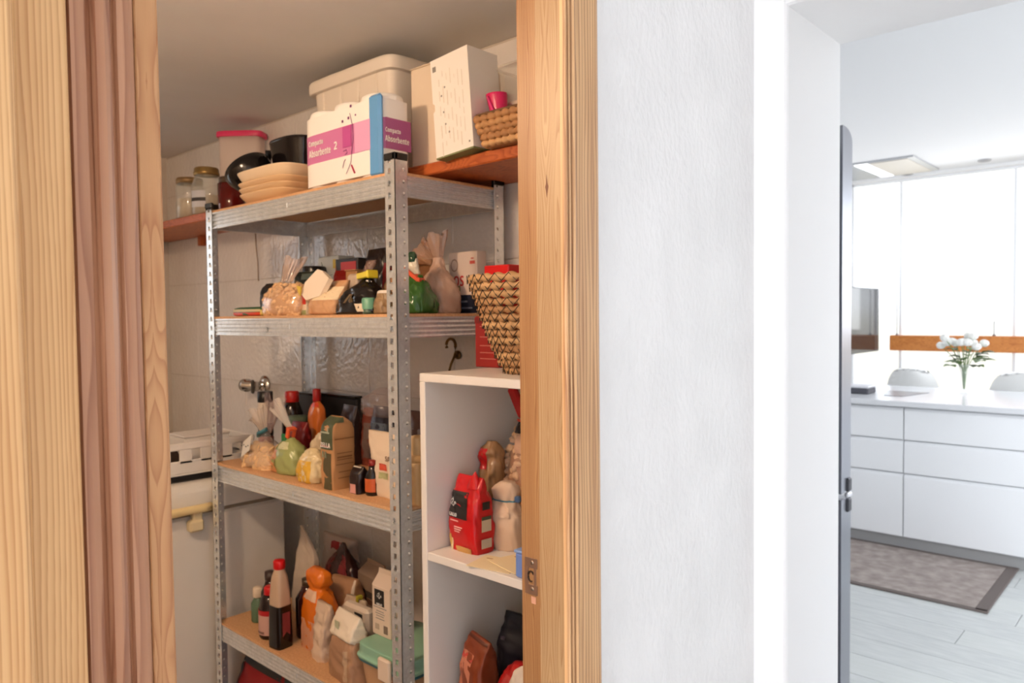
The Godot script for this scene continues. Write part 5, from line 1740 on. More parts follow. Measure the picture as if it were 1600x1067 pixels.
	for q in [[0.128, 0.003, 0.076], [0.092, 0.0022, 0.06], [0.082, 0.004, 0.06], [0.076, 0.0022, 0.06], [0.064, 0.0022, 0.07], [0.045, 0.0025, 0.05], [0.03, 0.0025, 0.055]]:
		panel(n, "printed_line", "x", 0.0, q[0], q[2] * 0.75, q[1], 0.0302, mat(rgb(138, 92, 54), 0.6))
	# small black packets
	n = thing("black_orange_packet", "small black packet with a pink mark beside the kraft and green bag", "packet", W(-1.532, 1.105, h), 0.0)
	s = soft_part(n, "body", [[0.0, 0.018, 0.016, 4], [0.004, 0.022, 0.02, 4], [0.045, 0.022, 0.018, 4], [0.062, 0.021, 0.006, 4], [0.066, 0.02, 0.002, 4]], 0.002, 30, 45, mat(rgb(34, 20, 18), 0.3))
	obj("pink_mark", patch(s, 1.3, 1.8, 0.22, 0.38, 0.001), mat(rgb(206, 150, 140), 0.4), n)
	obj("white_top", patch(s, 1.0, 2.2, 0.78, 0.95, 0.001), mat(rgb(206, 196, 180), 0.4), n)
	n = thing("black_orange_can", "slim black bottle with an orange label beside the white bag", "bottle", W(-1.487, 1.112, h), 0.0)
	bottle(n, [Vector2(0.0001, 0), Vector2(0.016, 0), Vector2(0.018, 0.003), Vector2(0.018, 0.048), Vector2(0.01, 0.062), Vector2(0.008, 0.075), Vector2(0.0001, 0.075)], mat(rgb(28, 18, 16), 0.2), [Vector2(0.009, 0.072), Vector2(0.010, 0.074), Vector2(0.010, 0.085), Vector2(0.0001, 0.086)], mat(rgb(130, 26, 18), 0.35))
	s = soft([[0.01, 0.0185, 0.0185, 2], [0.042, 0.0185, 0.0185, 2]], 0, 5, 1)
	obj("orange_label", patch(s, 0.3, 2.3, 0.0, 1.0), mat(rgb(196, 92, 44), 0.4), n)
	n = thing("black_tall_pack", "tall black pack standing behind the small orange-labelled bottle", "pack", W(-1.525, 1.215, h), 0.0)
	soft_part(n, "body", [[0.0, 0.038, 0.024, 4], [0.01, 0.044, 0.03, 4], [0.1, 0.044, 0.026, 4], [0.15, 0.043, 0.006, 4], [0.154, 0.04, 0.002, 4]], 0.003, 26, 46, mats["black_soft"])
	n = thing("white_sugar_bag", "white paper bag flaring at the top, third shelf beside the front post", "bag", W(-1.443, 1.145, h), 0.0)
	s = soft_part(n, "body", [[0.0, 0.044, 0.03, 5], [0.004, 0.048, 0.036, 5], [0.05, 0.050, 0.036, 5], [0.10, 0.064, 0.028, 5, -0.008, 0], [0.145, 0.082, 0.008, 6, -0.014, 0], [0.15, 0.083, 0.003, 6, -0.014, 0]], 0.003, 22, 47, mat(rgb(226, 206, 182), 0.5))
	obj("red_print", patch(s, 1.53, 1.60, 0.46, 0.52, 0.0012), mat(rgb(200, 80, 56), 0.5), n)
	obj("green_print", patch(s, 1.5, 1.62, 0.38, 0.44, 0.0012), mat(rgb(170, 168, 120), 0.5), n)
	text(n, "SAL", 0.012, Vector3(0.02, 0.094, 0.034), mat(rgb(110, 78, 52), 0.5))
	# right of the post
	n = thing("cream_bottle", "cream plastic bottle with a rounded shoulder, right of the front post", "bottle", W(-1.345, 1.135, h), 0.0)
	soft_part(n, "body", [[0.0, 0.026, 0.026, 4], [0.004, 0.03, 0.03, 4], [0.085, 0.03, 0.03, 4], [0.1, 0.024, 0.024, 3], [0.112, 0.014, 0.014, 2], [0.114, 0.013, 0.013, 2]], 0.0, 5, 1, mat(rgb(206, 168, 116), 0.35), 32, 18)
	turned(n, "cap", [Vector2(0.014, 0.112), Vector2(0.015, 0.114), Vector2(0.015, 0.15), Vector2(0.011, 0.156), Vector2(0.0001, 0.157)], mat(rgb(214, 180, 130), 0.4))
	panel(n, "green_label", "x", 0.0, 0.06, 0.018, 0.016, 0.0305, mat(rgb(92, 104, 72), 0.5))

# ------------------------------------------------------------------ fourth shelf
func fourth_items() -> void:
	var h := S4
	var n := thing("green_bottle", "small green bottle with a white cap at the left of the fourth shelf", "bottle", W(-2.105, 1.14, h))
	bottle(n, [Vector2(0.0001, 0), Vector2(0.019, 0), Vector2(0.021, 0.004), Vector2(0.021, 0.056), Vector2(0.014, 0.068), Vector2(0.010, 0.078), Vector2(0.0001, 0.078)], mat(rgb(88, 116, 92), 0.25), [Vector2(0.014, 0.074), Vector2(0.0155, 0.076), Vector2(0.0155, 0.1), Vector2(0.013, 0.103), Vector2(0.0001, 0.104)], mat(rgb(232, 214, 190), 0.4))
	n = thing("brown_glass_bottle", "brown glass bottle with a dark cap, second from the left on the fourth shelf", "bottle", W(-2.055, 1.155, h))
	bottle(n, [Vector2(0.0001, 0), Vector2(0.026, 0), Vector2(0.029, 0.005), Vector2(0.029, 0.10), Vector2(0.018, 0.122), Vector2(0.014, 0.14), Vector2(0.0001, 0.14)], mat(rgb(38, 20, 18), 0.12), [Vector2(0.016, 0.132), Vector2(0.0175, 0.134), Vector2(0.0175, 0.158), Vector2(0.0001, 0.16)], mat(rgb(52, 34, 30), 0.4))
	var s := soft([[0.012, 0.0296, 0.0296, 2], [0.07, 0.0296, 0.0296, 2]], 0, 5, 1)
	obj("cream_label", patch(s, 0.9, 2.8, 0.0, 0.9), mat(rgb(206, 190, 160), 0.6), n)
	n = thing("syrup_bottle", "dark bottle with a bright red cap and a pale pink label", "bottle", W(-1.975, 1.108, h))
	bottle(n, [Vector2(0.0001, 0), Vector2(0.030, 0), Vector2(0.033, 0.005), Vector2(0.033, 0.085), Vector2(0.029, 0.1), Vector2(0.027, 0.112), Vector2(0.018, 0.124), Vector2(0.0001, 0.124)], mat(rgb(30, 14, 14), 0.15), [Vector2(0.0165, 0.12), Vector2(0.018, 0.122), Vector2(0.018, 0.143), Vector2(0.015, 0.146), Vector2(0.0001, 0.146)], mat(rgb(206, 26, 30), 0.35))
	s = soft([[0.014, 0.0336, 0.0336, 2], [0.085, 0.0336, 0.0336, 2]], 0, 5, 1)
	obj("label", patch(s, 0.3, 2.7, 0.0, 0.74), mat(rgb(206, 164, 150), 0.55), n)
	obj("red_band", patch(s, 0.3, 2.7, 0.74, 0.98), mat(rgb(180, 28, 34), 0.45), n)
	obj("label_print", patch(s, 1.1, 2.0, 0.08, 0.2, 0.0013), mat(rgb(130, 96, 88), 0.6), n)
	n = thing("soy_sauce_bottle", "tall square bottle, dark below and clear above, with a red cap", "bottle", W(-1.895, 1.092, h), 6.0)
	n.scale = Vector3(0.82, 1, 0.82)
	soft_part(n, "dark_liquid", [[0.0, 0.028, 0.026, 5], [0.004, 0.033, 0.031, 5], [0.1, 0.031, 0.029, 5], [0.118, 0.030, 0.028, 5]], 0.0, 5, 1, mat(rgb(18, 10, 9), 0.12), 32, 14)
	soft_part(n, "clear_upper_body", [[0.118, 0.030, 0.028, 5], [0.15, 0.029, 0.027, 4], [0.19, 0.026, 0.024, 3], [0.212, 0.020, 0.019, 2], [0.222, 0.016, 0.016, 2]], 0.0, 5, 1, mat(rgb(196, 168, 142), 0.18), 32, 18)
	turned(n, "cap", [Vector2(0.0175, 0.218), Vector2(0.020, 0.220), Vector2(0.020, 0.240), Vector2(0.017, 0.243), Vector2(0.0001, 0.244)], mat(rgb(206, 18, 22), 0.35))
	panel(n, "back_label_edge", "x", 0.0, 0.065, 0.03, 0.07, 0.0322, mat(rgb(130, 48, 48), 0.5))
	n = thing("white_packet", "white pointed packet with a small red fruit print, fourth shelf", "packet", W(-2.055, 1.27, h), 0.0)
	n.scale = Vector3(0.82, 0.92, 1)
	n.rotation_degrees.z = -6
	s = soft_part(n, "body", [[0.0, 0.05, 0.02, 4], [0.02, 0.056, 0.03, 4], [0.12, 0.056, 0.028, 4], [0.2, 0.06, 0.014, 4], [0.255, 0.03, 0.006, 4, -0.02, 0], [0.29, 0.006, 0.003, 3, -0.05, 0]], 0.004, 20, 50, mat(rgb(206, 190, 172), 0.35))
	obj("fruit_print", patch(s, 0.7, 1.4, 0.26, 0.4, 0.001), mat(rgb(126, 36, 46), 0.4), n)
	n = thing("dark_bottle_back", "dark wine-coloured bottle standing behind the square sauce bottle", "bottle", W(-1.90, 1.185, h))
	bottle(n, [Vector2(0.0001, 0), Vector2(0.034, 0), Vector2(0.036, 0.005), Vector2(0.036, 0.11), Vector2(0.02, 0.135), Vector2(0.015, 0.15), Vector2(0.0001, 0.15)], mat(rgb(52, 18, 18), 0.15), [Vector2(0.0165, 0.145), Vector2(0.0175, 0.147), Vector2(0.0175, 0.165), Vector2(0.0001, 0.166)], mat(rgb(76, 60, 40), 0.4))
	n = thing("orange_pasta_bag", "orange plastic bag with a clear front panel and a crumpled top", "bag", W(-1.815, 1.168, h), -4.0)
	var orange := mat(rgb(226, 118, 28), 0.25)
	s = soft_part(n, "body", [[0.0, 0.044, 0.036, 4], [0.005, 0.050, 0.042, 4], [0.08, 0.050, 0.042, 4], [0.14, 0.046, 0.036, 3.5], [0.165, 0.030, 0.024, 3], [0.178, 0.040, 0.026, 3], [0.204, 0.044, 0.024, 3], [0.218, 0.030, 0.010, 3]], 0.005, 22, 51, orange, 44, 34)
	obj("clear_window", patch(s, 0.95, 2.0, 0.02, 0.29, 0.001), mat(rgb(206, 150, 116), 0.3), n)
	obj("white_print", patch(s, 0.9, 2.0, 0.42, 0.55, 0.001), mat(rgb(226, 190, 160), 0.35), n)
	obj("flower_print", patch(s, 1.85, 2.35, 0.02, 0.16, 0.0015), mat(rgb(196, 84, 20), 0.4), n)
	obj("gold_foot", patch(s, 0.9, 1.9, 0.0, 0.035, 0.0015), mat(rgb(226, 150, 30), 0.3), n)
	n = thing("white_red_dot_bag", "pale bag with a dark red dot at the back of the fourth shelf", "bag", W(-2.0, 1.365, h))
	s = soft_part(n, "body", [[0.0, 0.07, 0.024, 4], [0.01, 0.08, 0.03, 4], [0.15, 0.08, 0.028, 4], [0.19, 0.074, 0.02, 4], [0.225, 0.088, 0.012, 4], [0.23, 0.086, 0.004, 4]], 0.005, 18, 52, mat(rgb(198, 180, 170), 0.3))
	obj("red_dot", patch(s, 1.3, 1.65, 0.6, 0.74, 0.001), mat(rgb(150, 36, 38), 0.4), n)
	n = thing("dark_crisps_bag", "dark maroon crisp bag with a pointed top at the back of the fourth shelf", "bag", W(-1.915, 1.32, h), -6.0)
	s = soft_part(n, "body", [[0.0, 0.07, 0.024, 4], [0.02, 0.08, 0.034, 4], [0.12, 0.086, 0.036, 3.5], [0.17, 0.076, 0.026, 3], [0.21, 0.03, 0.01, 3], [0.235, 0.008, 0.004, 2]], 0.006, 18, 53, mat(rgb(52, 24, 24), 0.25))
	obj("red_print", patch(s, 0.9, 1.5, 0.5, 0.75, 0.001), mat(rgb(128, 34, 38), 0.35), n)
	obj("red_side_print", patch(s, 1.8, 2.8, 0.3, 0.75, 0.001), mat(rgb(104, 36, 32), 0.35), n)
	n = thing("folded_kraft_bag", "small kraft bag with a folded white edge just behind the orange bag", "bag", W(-1.825, 1.262, h), 10.0)
	s = soft_part(n, "body", [[0.0, 0.05, 0.03, 4], [0.01, 0.056, 0.036, 4], [0.12, 0.054, 0.034, 4], [0.16, 0.05, 0.014, 4], [0.166, 0.048, 0.004, 4]], 0.004, 20, 54, mat(rgb(176, 132, 96), 0.6))
	obj("white_edge", patch(s, 0.35, 0.75, 0.45, 0.95, 0.0015), mat(rgb(222, 204, 182), 0.5), n)
	n = thing("grey_carton", "grey carton with dark print standing behind the milk carton", "carton", W(-1.775, 1.335, h), -8.0)
	solid(n, "body", Vector3(0, 0.085, 0), Vector3(0.10, 0.17, 0.07), mat(rgb(152, 130, 112), 0.5))
	st_gable(n, 0.10, 0.07, 0.17, 0.032, mat(rgb(164, 140, 122), 0.5))
	panel(n, "dark_print", "z", 0.0, 0.118, 0.08, 0.02, 0.0353, mat(rgb(74, 64, 56), 0.5))
	panel(n, "brown_print", "z", 0.0, 0.098, 0.086, 0.016, 0.0353, mat(rgb(98, 66, 48), 0.5))
	n = thing("green_clip_bag", "pale crumpled bag closed with a lime green clip, behind the kraft flour bag", "bag", W(-1.735, 1.235, h))
	s = soft_part(n, "body", [[0.0, 0.05, 0.03, 3], [0.01, 0.06, 0.034, 3], [0.08, 0.058, 0.032, 3], [0.11, 0.05, 0.02, 3], [0.135, 0.046, 0.008, 3]], 0.006, 22, 55, mat(rgb(206, 186, 162), 0.4))
	clip(n, "lime_clip", Vector3(0.02, 0.132, 0.006), 0.03, mat(rgb(168, 158, 40), 0.35), 84, 0.010)
	# flour bags at the front
	n = thing("white_tall_bag", "narrow white paper bag with small print at its foot, right of the orange bag", "bag", W(-1.735, 1.132, h), -6.0)
	s = soft_part(n, "body", [[0.0, 0.026, 0.026, 5], [0.004, 0.03, 0.03, 5], [0.06, 0.03, 0.028, 4], [0.11, 0.034, 0.02, 4], [0.15, 0.036, 0.006, 4]], 0.006, 24, 56, mat(rgb(214, 190, 166), 0.5))
	obj("small_print", patch(s, 1.2, 1.9, 0.05, 0.12, 0.001), mat(rgb(96, 84, 76), 0.5), n)
	n = thing("brown_flour_bag", "brown paper flour bag with a bright white folded top", "bag", W(-1.597, 1.118, h), -6.0)
	s = soft_part(n, "body", [[0.0, 0.058, 0.034, 6], [0.004, 0.064, 0.04, 6], [0.05, 0.062, 0.04, 5], [0.09, 0.056, 0.034, 5], [0.115, 0.052, 0.024, 4]], 0.005, 20, 57, mat(rgb(166, 128, 98), 0.6))
	soft_part(n, "white_folded_top", [[0.100, 0.052, 0.026, 5], [0.112, 0.056, 0.03, 5, -0.002, 0.006], [0.14, 0.056, 0.02, 5, -0.004, 0.004], [0.16, 0.055, 0.006, 5, -0.006, 0], [0.163, 0.052, 0.002, 5, -0.006, 0]], 0.004, 22, 58, mat(rgb(236, 222, 200), 0.45))
	obj("white_hem", patch(s, 0.3, 2.8, 0.0, 0.1, 0.001), mat(rgb(222, 206, 184), 0.5), n)
	obj("pale_panel", patch(s, 1.1, 1.45, 0.3, 0.72, 0.001), mat(rgb(186, 158, 130), 0.5), n)
	panel(n, "green_stamp", "z", -0.018, 0.136, 0.02, 0.02, 0.0305, mat(rgb(196, 200, 168), 0.5))
	n = thing("white_label_pack", "flat white pack with a black label lying behind the brown flour bag", "pack", W(-1.655, 1.185, h), 0.0)
	solid(n, "body", Vector3(0, 0.075, 0), Vector3(0.11, 0.15, 0.03), mat(rgb(222, 206, 186), 0.45), 0.008)
	panel(n, "black_label", "z", 0.018, 0.128, 0.034, 0.016, 0.0153, mats["ink"])
	# mint lidded box
	n = thing("mint_lidded_box", "clear plastic food box with a mint green snap lid", "food box", W(-1.43, 1.175, h), 0.0)
	soft_part(n, "tub", [[0.0, 0.082, 0.072, 8], [0.005, 0.088, 0.078, 8], [0.06, 0.094, 0.086, 8], [0.092, 0.097, 0.09, 8]], 0.0, 5, 1, mat(rgb(186, 150, 116), 0.25), 48, 12)
	soft_part(n, "lid", [[0.086, 0.10, 0.094, 8], [0.088, 0.104, 0.098, 8], [0.094, 0.104, 0.098, 8], [0.098, 0.100, 0.094, 8], [0.116, 0.099, 0.093, 8], [0.121, 0.095, 0.089, 8], [0.1215, 0.06, 0.056, 8]], 0.0, 5, 1, mat(rgb(140, 186, 160), 0.3), 48, 18)
	soft_part(n, "seal", [[0.079, 0.0985, 0.0915, 8], [0.080, 0.102, 0.095, 8], [0.088, 0.102, 0.095, 8], [0.089, 0.098, 0.09, 8]], 0.0, 5, 1, mat(rgb(54, 112, 122), 0.4), 48, 8)
	solid(n, "snap_clip", Vector3(0.03, 0.092, 0.103), Vector3(0.045, 0.055, 0.012), mat(rgb(226, 206, 184), 0.3), 0.004)
	# milk carton stands on the box
	n = thing("rice_carton", "tall white carton with a black square label standing on the mint green lid", "carton", W(-1.50, 1.165, h + 0.122), 0.0)
	solid(n, "body", Vector3(0, 0.062, 0), Vector3(0.072, 0.124, 0.05), mat(rgb(226, 206, 186), 0.45))
	st_gable(n, 0.072, 0.05, 0.124, 0.036, mat(rgb(218, 198, 178), 0.45))
	panel(n, "black_label", "z", -0.006, 0.096, 0.038, 0.04, 0.0253, mats["ink"])
	swirl(n, Vector3(-0.006, 0.100, 0.0258), 0.010)
	text(n, "GALLO", 0.0052, Vector3(-0.006, 0.0795, 0.0258), mats["white_ink"])
	for q in [[0.071, 0.052], [0.062, 0.03], [0.056, 0.036], [0.05, 0.03], [0.043, 0.034]]:
		panel(n, "printed_line", "z", -0.004, q[0], q[1], 0.0018, 0.0253, mats["grey_ink"])
	panel(n, "barcode", "z", 0.018, 0.02, 0.016, 0.02, 0.0253, mat(rgb(124, 104, 88), 0.5))
	panel(n, "small_print_block", "z", -0.016, 0.022, 0.016, 0.014, 0.0253, mat(rgb(186, 166, 146), 0.5))
	# red cool bag below
	n = thing("red_cool_bag", "red fabric bag with a dark strap and buckle on the lowest shelf", "bag", W(-1.99, 1.215, S5), 0.0)
	n.scale.y = 1.12
	s = soft_part(n, "body", [[0.0, 0.17, 0.12, 5], [0.01, 0.19, 0.14, 5], [0.16, 0.195, 0.145, 5], [0.27, 0.18, 0.12, 4], [0.32, 0.15, 0.09, 4], [0.33, 0.1, 0.05, 4]], 0.008, 10, 60, mat(rgb(132, 8, 14), 0.7))
	obj("dark_strap", patch(s, -0.3, PI + 0.3, 0.62, 0.68, 0.003, 24, 4), mats["black_soft"], n)
	obj("hanging_strap", patch(s, 2.15, 2.35, 0.3, 0.64, 0.005, 4, 10), mats["black_soft"], n)
	obj("buckle", patch(s, 2.35, 2.8, 0.66, 0.7, 0.006, 6, 4), mat(rgb(120, 116, 104), 0.4, 0.3), n)

# gable roof of a carton
func st_gable(parent: Node, w: float, d: float, y: float, h: float, m: Material) -> void:
	var st := S()
	var poly := PackedVector2Array([Vector2(-d / 2, y), Vector2(d / 2, y), Vector2(0.003, y + h * 0.7), Vector2(0.002, y + h), Vector2(-0.002, y + h), Vector2(-0.003, y + h * 0.7)])
	prism(st, poly, -w / 2, w / 2, Transform3D(Basis(Vector3(0, 0, 1), Vector3(0, 1, 0), Vector3(-1, 0, 0)), Vector3.ZERO))
	obj("gable_top", st, m, parent)

# white curling line of the emblem, like a cockerel drawn in one stroke
func swirl(parent: Node, c: Vector3, r: float) -> void:
	var pts := []
	for q in [[-0.55, -0.35], [-0.8, 0.1], [-0.55, 0.55], [-0.1, 0.7], [0.05, 0.98], [0.12, 0.68], [0.0, 0.35], [-0.22, 0.05], [-0.2, -0.4], [0.2, -0.55], [0.42, -0.2], [0.55, 0.25], [0.85, 0.2], [0.95, -0.15]]:
		pts.append(c + Vector3(q[0] * r, q[1] * r, 0))
	rod(parent, "emblem", pts, r * 0.085, mats["white_ink"], 6)

# ------------------------------------------------------------------ in and on the white unit
func unit_items() -> void:
	var top := -0.117
	# coiled basket
	var b := thing("coiled_basket", "tall tapering basket of coiled seagrass stitched with black thread, on the white unit", "basket", W(-1.012, 1.188, top))
	var ring := func(t: float, size: float) -> Vector3: return Vector3(cos(TAU * t) * size, 0, sin(TAU * t) * size)
	var rows := []
	var nr := 13
	for i in nr:
		var k := float(i) / (nr - 1)
		rows.append([0.0085 + 0.1835 * k, 0.070 + 0.072 * pow(k, 0.8)])
	var grass := [mat(rgb(186, 142, 94), 0.6), mat(rgb(172, 126, 80), 0.6), mat(rgb(198, 156, 106), 0.6)]
	coil_rows(b, rows, ring, 30, 0.0092, grass, mat(rgb(30, 22, 18), 0.6), 21)
	turned(b, "base", [Vector2(0.0001, 0.002), Vector2(0.068, 0.002), Vector2(0.070, 0.008), Vector2(0.0001, 0.010)], grass[1])
	var n := thing("red_box", "red cardboard box standing in the coiled basket, its top edge showing over the rim", "box", W(-1.068, 1.178, top + 0.012), 0.0)
	solid(n, "body", Vector3(-0.015, 0.15, 0), Vector3(0.066, 0.085, 0.09), mat(rgb(206, 22, 24), 0.35))
	solid(n, "lid", Vector3(-0.015, 0.2, 0), Vector3(0.070, 0.022, 0.094), mat(rgb(214, 24, 26), 0.3))
	n = thing("dark_red_carton", "dark red printed carton standing behind the coiled basket on the white unit", "carton", W(-1.215, 1.315, top), 0.0)
	solid(n, "body", Vector3(0, 0.059, 0), Vector3(0.075, 0.118, 0.16), mat(rgb(150, 30, 26), 0.45))
	for y in [0.094, 0.07, 0.05, 0.034, 0.02]:
		panel(n, "printed_line", "z", 0.004, y, 0.05, 0.002, 0.0803, mat(rgb(186, 110, 96), 0.5))
	panel(n, "dark_top_band", "z", 0, 0.108, 0.0752, 0.014, 0.0803, mat(rgb(120, 22, 20), 0.5))
	# red pasta bag
	var h := UH
	n = thing("red_pasta_bag", "bright red pasta bag with a black emblem label in the white unit", "bag", W(-1.14, 1.108, h), -4.0)
	n.scale = Vector3(0.97, 1.19, 1.0)
	var red: Material = mats["red"]
	var s := soft_part(n, "body", [[0.0, 0.040, 0.024, 5], [0.003, 0.046, 0.030, 5], [0.05, 0.047, 0.032, 5], [0.085, 0.046, 0.030, 4.5], [0.106, 0.044, 0.022, 4], [0.124, 0.043, 0.009, 4], [0.131, 0.040, 0.003, 4]], 0.004, 22, 70, red, 48, 34)
	obj("folded_corner", cone_fold(Vector3(0.020, 0.112, 0.008)), red, n)
	var black: Material = mats["ink"]
	obj("black_label", patch(s, 1.42, 2.3, 0.37, 0.66, 0.0010, 12, 12), black, n)
	swirl(n, Vector3(-0.016, 0.0865, 0.0375), 0.0095)
	text(n, "GALLO", 0.0062, Vector3(-0.016, 0.066, 0.0385), mats["white_ink"], Basis.IDENTITY, 0.024)
	panel(n, "white_line", "z", -0.013, 0.0555, 0.026, 0.0022, 0.0378, mat(rgb(236, 170, 160), 0.5))
	for k in 3:
		panel(n, "printed_line", "z", 0.0 - 0.002 * k, 0.045 - 0.004 * k, 0.026 - 0.005 * k, 0.0018, 0.0378, mat(rgb(240, 190, 180), 0.5))
	obj("pasta_window", patch(s, 1.95, 2.5, 0.06, 0.26, 0.0012), mat(rgb(206, 166, 92), 0.4), n)
	obj("cream_swoosh", patch(s, 1.78, 1.96, 0.04, 0.24, 0.0014), mat(rgb(240, 214, 170), 0.4), n)
	obj("pasta_oval", patch(s, 1.15, 1.62, 0.05, 0.20, 0.0013), mat(rgb(198, 150, 84), 0.4), n)
	panel(n, "side_label_dark", "x", 0.0, 0.084, 0.02, 0.014, 0.0485, black)
	panel(n, "side_label", "x", 0.0, 0.05, 0.026, 0.022, 0.0487, mat(rgb(196, 178, 150), 0.5))
	panel(n, "side_label_head", "x", 0.0, 0.0625, 0.026, 0.006, 0.0491, mat(rgb(60, 70, 50), 0.5))
	panel(n, "side_label", "x", 0.0, 0.018, 0.028, 0.016, 0.0487, mat(rgb(190, 176, 156), 0.5))
	# white paper bag tied with blue clip
	n = thing("tied_paper_bag", "crumpled off-white paper bag closed with a blue-green clip beside the red pasta bag", "bag", W(-1.094, 1.165, h), 10.0)
	n.scale = Vector3(1.0, 1.12, 0.9)
	s = soft_part(n, "body", [[0.0, 0.034, 0.026, 4], [0.004, 0.040, 0.032, 4], [0.05, 0.041, 0.033, 4], [0.072, 0.036, 0.028, 3.5], [0.087, 0.031, 0.02, 3], [0.094, 0.030, 0.018, 3], [0.112, 0.032, 0.02, 3], [0.126, 0.016, 0.014, 2.5, 0.004, 0]], 0.005, 22, 71, mat(rgb(214, 186, 160), 0.6), 40, 32)
	obj("front_flap", patch(s, 1.1, 1.9, 0.36, 0.54, 0.0025), mat(rgb(218, 190, 164), 0.6), n)
	obj("blue_clip", patch(s, 0.2, 2.9, 0.64, 0.70, 0.003), mat(rgb(44, 116, 134), 0.4), n)
	solid(n, "clip_end", Vector3(0.034, 0.096, 0.006), Vector3(0.012, 0.012, 0.012), mat(rgb(70, 100, 140), 0.4))
	# big bag of snack shells
	n = thing("snack_shell_bag", "large clear bag of pale curled snacks with a red clip", "bag", W(-1.085, 1.264, h), 0.0)
	s = soft([[0.0, 0.06, 0.045, 3], [0.02, 0.085, 0.06, 3], [0.09, 0.092, 0.066, 3], [0.15, 0.09, 0.06, 3, 0.004, 0], [0.2, 0.07, 0.05, 2.5, -0.01, 0], [0.24, 0.04, 0.028, 2, -0.025, 0], [0.262, 0.025, 0.016, 2, -0.034, 0]], 0.006, 16, 72)
	var st := S()
	soft_mesh(st, soft([[0.002, 0.054, 0.04, 3], [0.02, 0.078, 0.054, 3], [0.09, 0.084, 0.058, 3], [0.15, 0.08, 0.052, 3, 0.004, 0], [0.2, 0.06, 0.042, 2.5, -0.004, 0], [0.22, 0.03, 0.02, 2, -0.01, 0]], 0.006, 16, 72), 32, 20)
	obj("filling", st, mat(rgb(176, 126, 92), 0.7), n)
	heap(n, "snack_shells", s, 520, Vector3(0.026, 0.013, 0.015), mat(rgb(226, 184, 142), 0.55), 8, 0.08, 0.86, 0.010)
	st = S()
	soft_mesh(st, s, 40, 26)
	obj("film", st, clear(0.06), n)
	obj("dark_print", patch(s, 1.2, 2.3, 0.80, 0.93, 0.002), mat(rgb(40, 30, 30), 0.35), n)
	obj("printed_frame", patch(s, 0.9, 1.75, 0.64, 0.79, 0.002), mat(rgb(196, 156, 130), 0.4), n)
	obj("yellow_print", patch(s, 1.0, 1.4, 0.86, 0.93, 0.0026), mat(rgb(206, 166, 50), 0.4), n)
	obj("red_print", patch(s, 0.6, 3.0, 0.93, 0.995, 0.003), mat(rgb(206, 50, 30), 0.35), n)
	st = S()
	box(st, Vector3(0, 0, 0), Vector3(0.026, 0.075, 0.016), 0.005, Transform3D(Basis(Vector3(0, 0, 1), 0.5), Vector3(-0.062, 0.298, 0.0)))
	obj("red_clip", st, mat(rgb(190, 26, 24), 0.3), n)
	n = thing("red_cellophane_bag", "small clear bag with a red printed corner behind the red pasta bag", "bag", W(-1.166, 1.20, h), 0.0)
	s = soft_part(n, "body", [[0.0, 0.02, 0.024, 3], [0.01, 0.024, 0.03, 3], [0.08, 0.024, 0.03, 3], [0.15, 0.026, 0.03, 2.5], [0.195, 0.025, 0.024, 2.3], [0.215, 0.012, 0.01, 2]], 0.007, 20, 73, mat(rgb(156, 120, 84), 0.25))
	obj("red_corner", patch(s, 1.4, 3.4, 0.62, 0.84, 0.002), mat(rgb(186, 20, 22), 0.3), n)
	n = thing("blue_box", "small pale blue plastic box at the front right of the upper inner shelf", "box", W(-0.939, 1.058, h), 0.0)
	var bl := mat(rgb(112, 140, 204), 0.35)
	solid(n, "tub", Vector3(0.01, 0.024, 0), Vector3(0.05, 0.048, 0.04), bl, 0.004)
	solid(n, "lid", Vector3(0.01, 0.05, 0), Vector3(0.053, 0.006, 0.043), mat(rgb(140, 168, 220), 0.35), 0.002)
	# papers
	for q in [[-1.03, 1.07, 12.0, "cream paper napkin with brown print lying at the front of the upper inner shelf", 0.0], [-1.0, 1.095, -14.0, "cream paper napkin lying under the blue box on the upper inner shelf", 0.0012]]:
		n = thing("paper_napkin", q[3], "napkin", W(q[0], q[1], h + q[4]), q[2], "napkins on the upper inner shelf")
		solid(n, "sheet", Vector3(0, 0.0006, 0), Vector3(0.1, 0.0012, 0.075), mat(rgb(240, 220, 178), 0.7), 0.0003)
		for k in 4:
			panel(n, "printed_scroll", "y", -0.03 + 0.018 * k, -0.02 + 0.008 * (k % 3), 0.014, 0.004, 0.0014, mat(rgb(196, 156, 104), 0.7))
	# lower compartment
	h = -0.87
	n = thing("brown_coffee_bag", "brown foil bag with a pink label, low in the white unit", "bag", W(-1.143, 1.115, h), -8.0)
	n.scale = Vector3(0.8, 1, 0.75)
	n.rotation_degrees.z = -7
	s = soft_part(n, "body", [[0.0, 0.040, 0.034, 5], [0.005, 0.045, 0.042, 5], [0.12, 0.046, 0.042, 5], [0.165, 0.045, 0.028, 5], [0.188, 0.044, 0.012, 5], [0.195, 0.04, 0.004, 5]], 0.005, 20, 75, mat(rgb(126, 56, 28), 0.35), 44, 28)
	obj("pink_label", patch(s, 1.55, 2.2, 0.05, 0.58, 0.001), mat(rgb(196, 124, 96), 0.5), n)
	obj("red_stripe", patch(s, 1.55, 2.2, 0.5, 0.56, 0.0016), mat(rgb(186, 60, 50), 0.45), n)
	obj("folded_lip", patch(s, 0.7, 2.4, 0.80, 0.92, 0.0025), mat(rgb(84, 36, 18), 0.4), n)
	n = thing("navy_bag", "tall dark navy bag with red print, low in the white unit", "bag", W(-1.098, 1.25, h), 4.0)
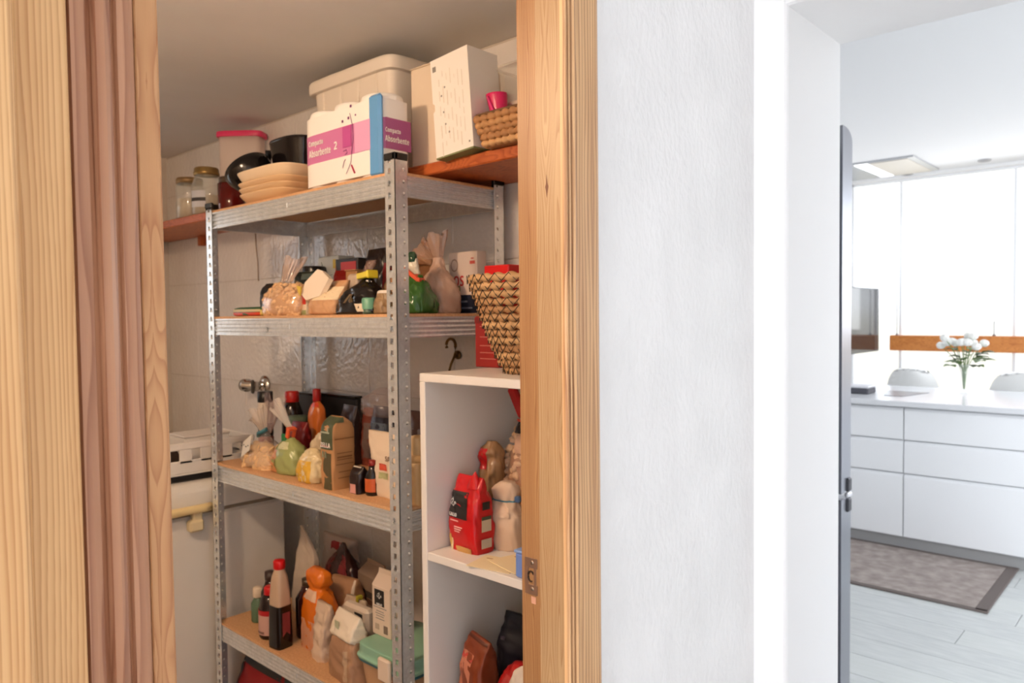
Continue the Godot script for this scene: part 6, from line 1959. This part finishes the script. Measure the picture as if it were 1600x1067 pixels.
	s = soft_part(n, "body", [[0.0, 0.07, 0.04, 5], [0.01, 0.078, 0.05, 5], [0.12, 0.078, 0.048, 5], [0.17, 0.076, 0.02, 5, 0.0, 0.0], [0.198, 0.074, 0.005, 5]], 0.005, 16, 76, mat(rgb(20, 16, 26), 0.3), 44, 28)
	obj("red_print", patch(s, 0.95, 1.25, 0.55, 0.7, 0.001), mat(rgb(150, 24, 44), 0.4), n)
	obj("grey_print", patch(s, 1.1, 1.5, 0.72, 0.78, 0.001), mat(rgb(110, 96, 120), 0.5), n)
	obj("grey_print", patch(s, 1.9, 2.2, 0.6, 0.64, 0.001), mat(rgb(70, 62, 76), 0.5), n)
	obj("pink_print", patch(s, 1.1, 1.35, 0.42, 0.47, 0.001), mat(rgb(150, 100, 110), 0.5), n)
	n = thing("red_round_bag", "bright red rounded bag in front of the navy bag in the white unit", "bag", W(-0.995, 1.105, h), 0.0)
	n.scale.y = 1.25
	s = soft_part(n, "body", [[0.0, 0.05, 0.03, 3], [0.01, 0.06, 0.038, 3], [0.06, 0.066, 0.042, 2.5], [0.105, 0.056, 0.034, 2.3], [0.135, 0.03, 0.018, 2], [0.142, 0.01, 0.006, 2]], 0.006, 18, 77, mat(rgb(170, 18, 18), 0.3))
	obj("pink_sheen_print", patch(s, 1.7, 2.3, 0.3, 0.7, 0.001), mat(rgb(186, 56, 52), 0.35), n)
	n = thing("white_pouch", "white pouch at the front beside the red rounded bag in the white unit", "pouch", W(-0.95, 1.05, h), 0.0)
	n.scale.y = 1.62
	soft_part(n, "body", [[0.0, 0.04, 0.022, 4], [0.01, 0.046, 0.028, 4], [0.07, 0.044, 0.026, 3], [0.115, 0.03, 0.012, 3, 0.01, 0], [0.13, 0.01, 0.004, 2, 0.02, 0]], 0.004, 20, 78, mat(rgb(214, 198, 180), 0.5))

# a pinched corner of foil standing up from a bag
func cone_fold(at: Vector3) -> SurfaceTool:
	var st := S()
	var s := soft([[0.0, 0.018, 0.014, 2.5, 0, 0], [0.012, 0.014, 0.010, 2, 0.001, 0], [0.024, 0.006, 0.005, 2, 0.003, 0.0], [0.030, 0.001, 0.001, 2, 0.004, 0.0]], 0.002, 60, 3)
	soft_mesh(st, s, 20, 12, Transform3D(Basis(), at))
	return st
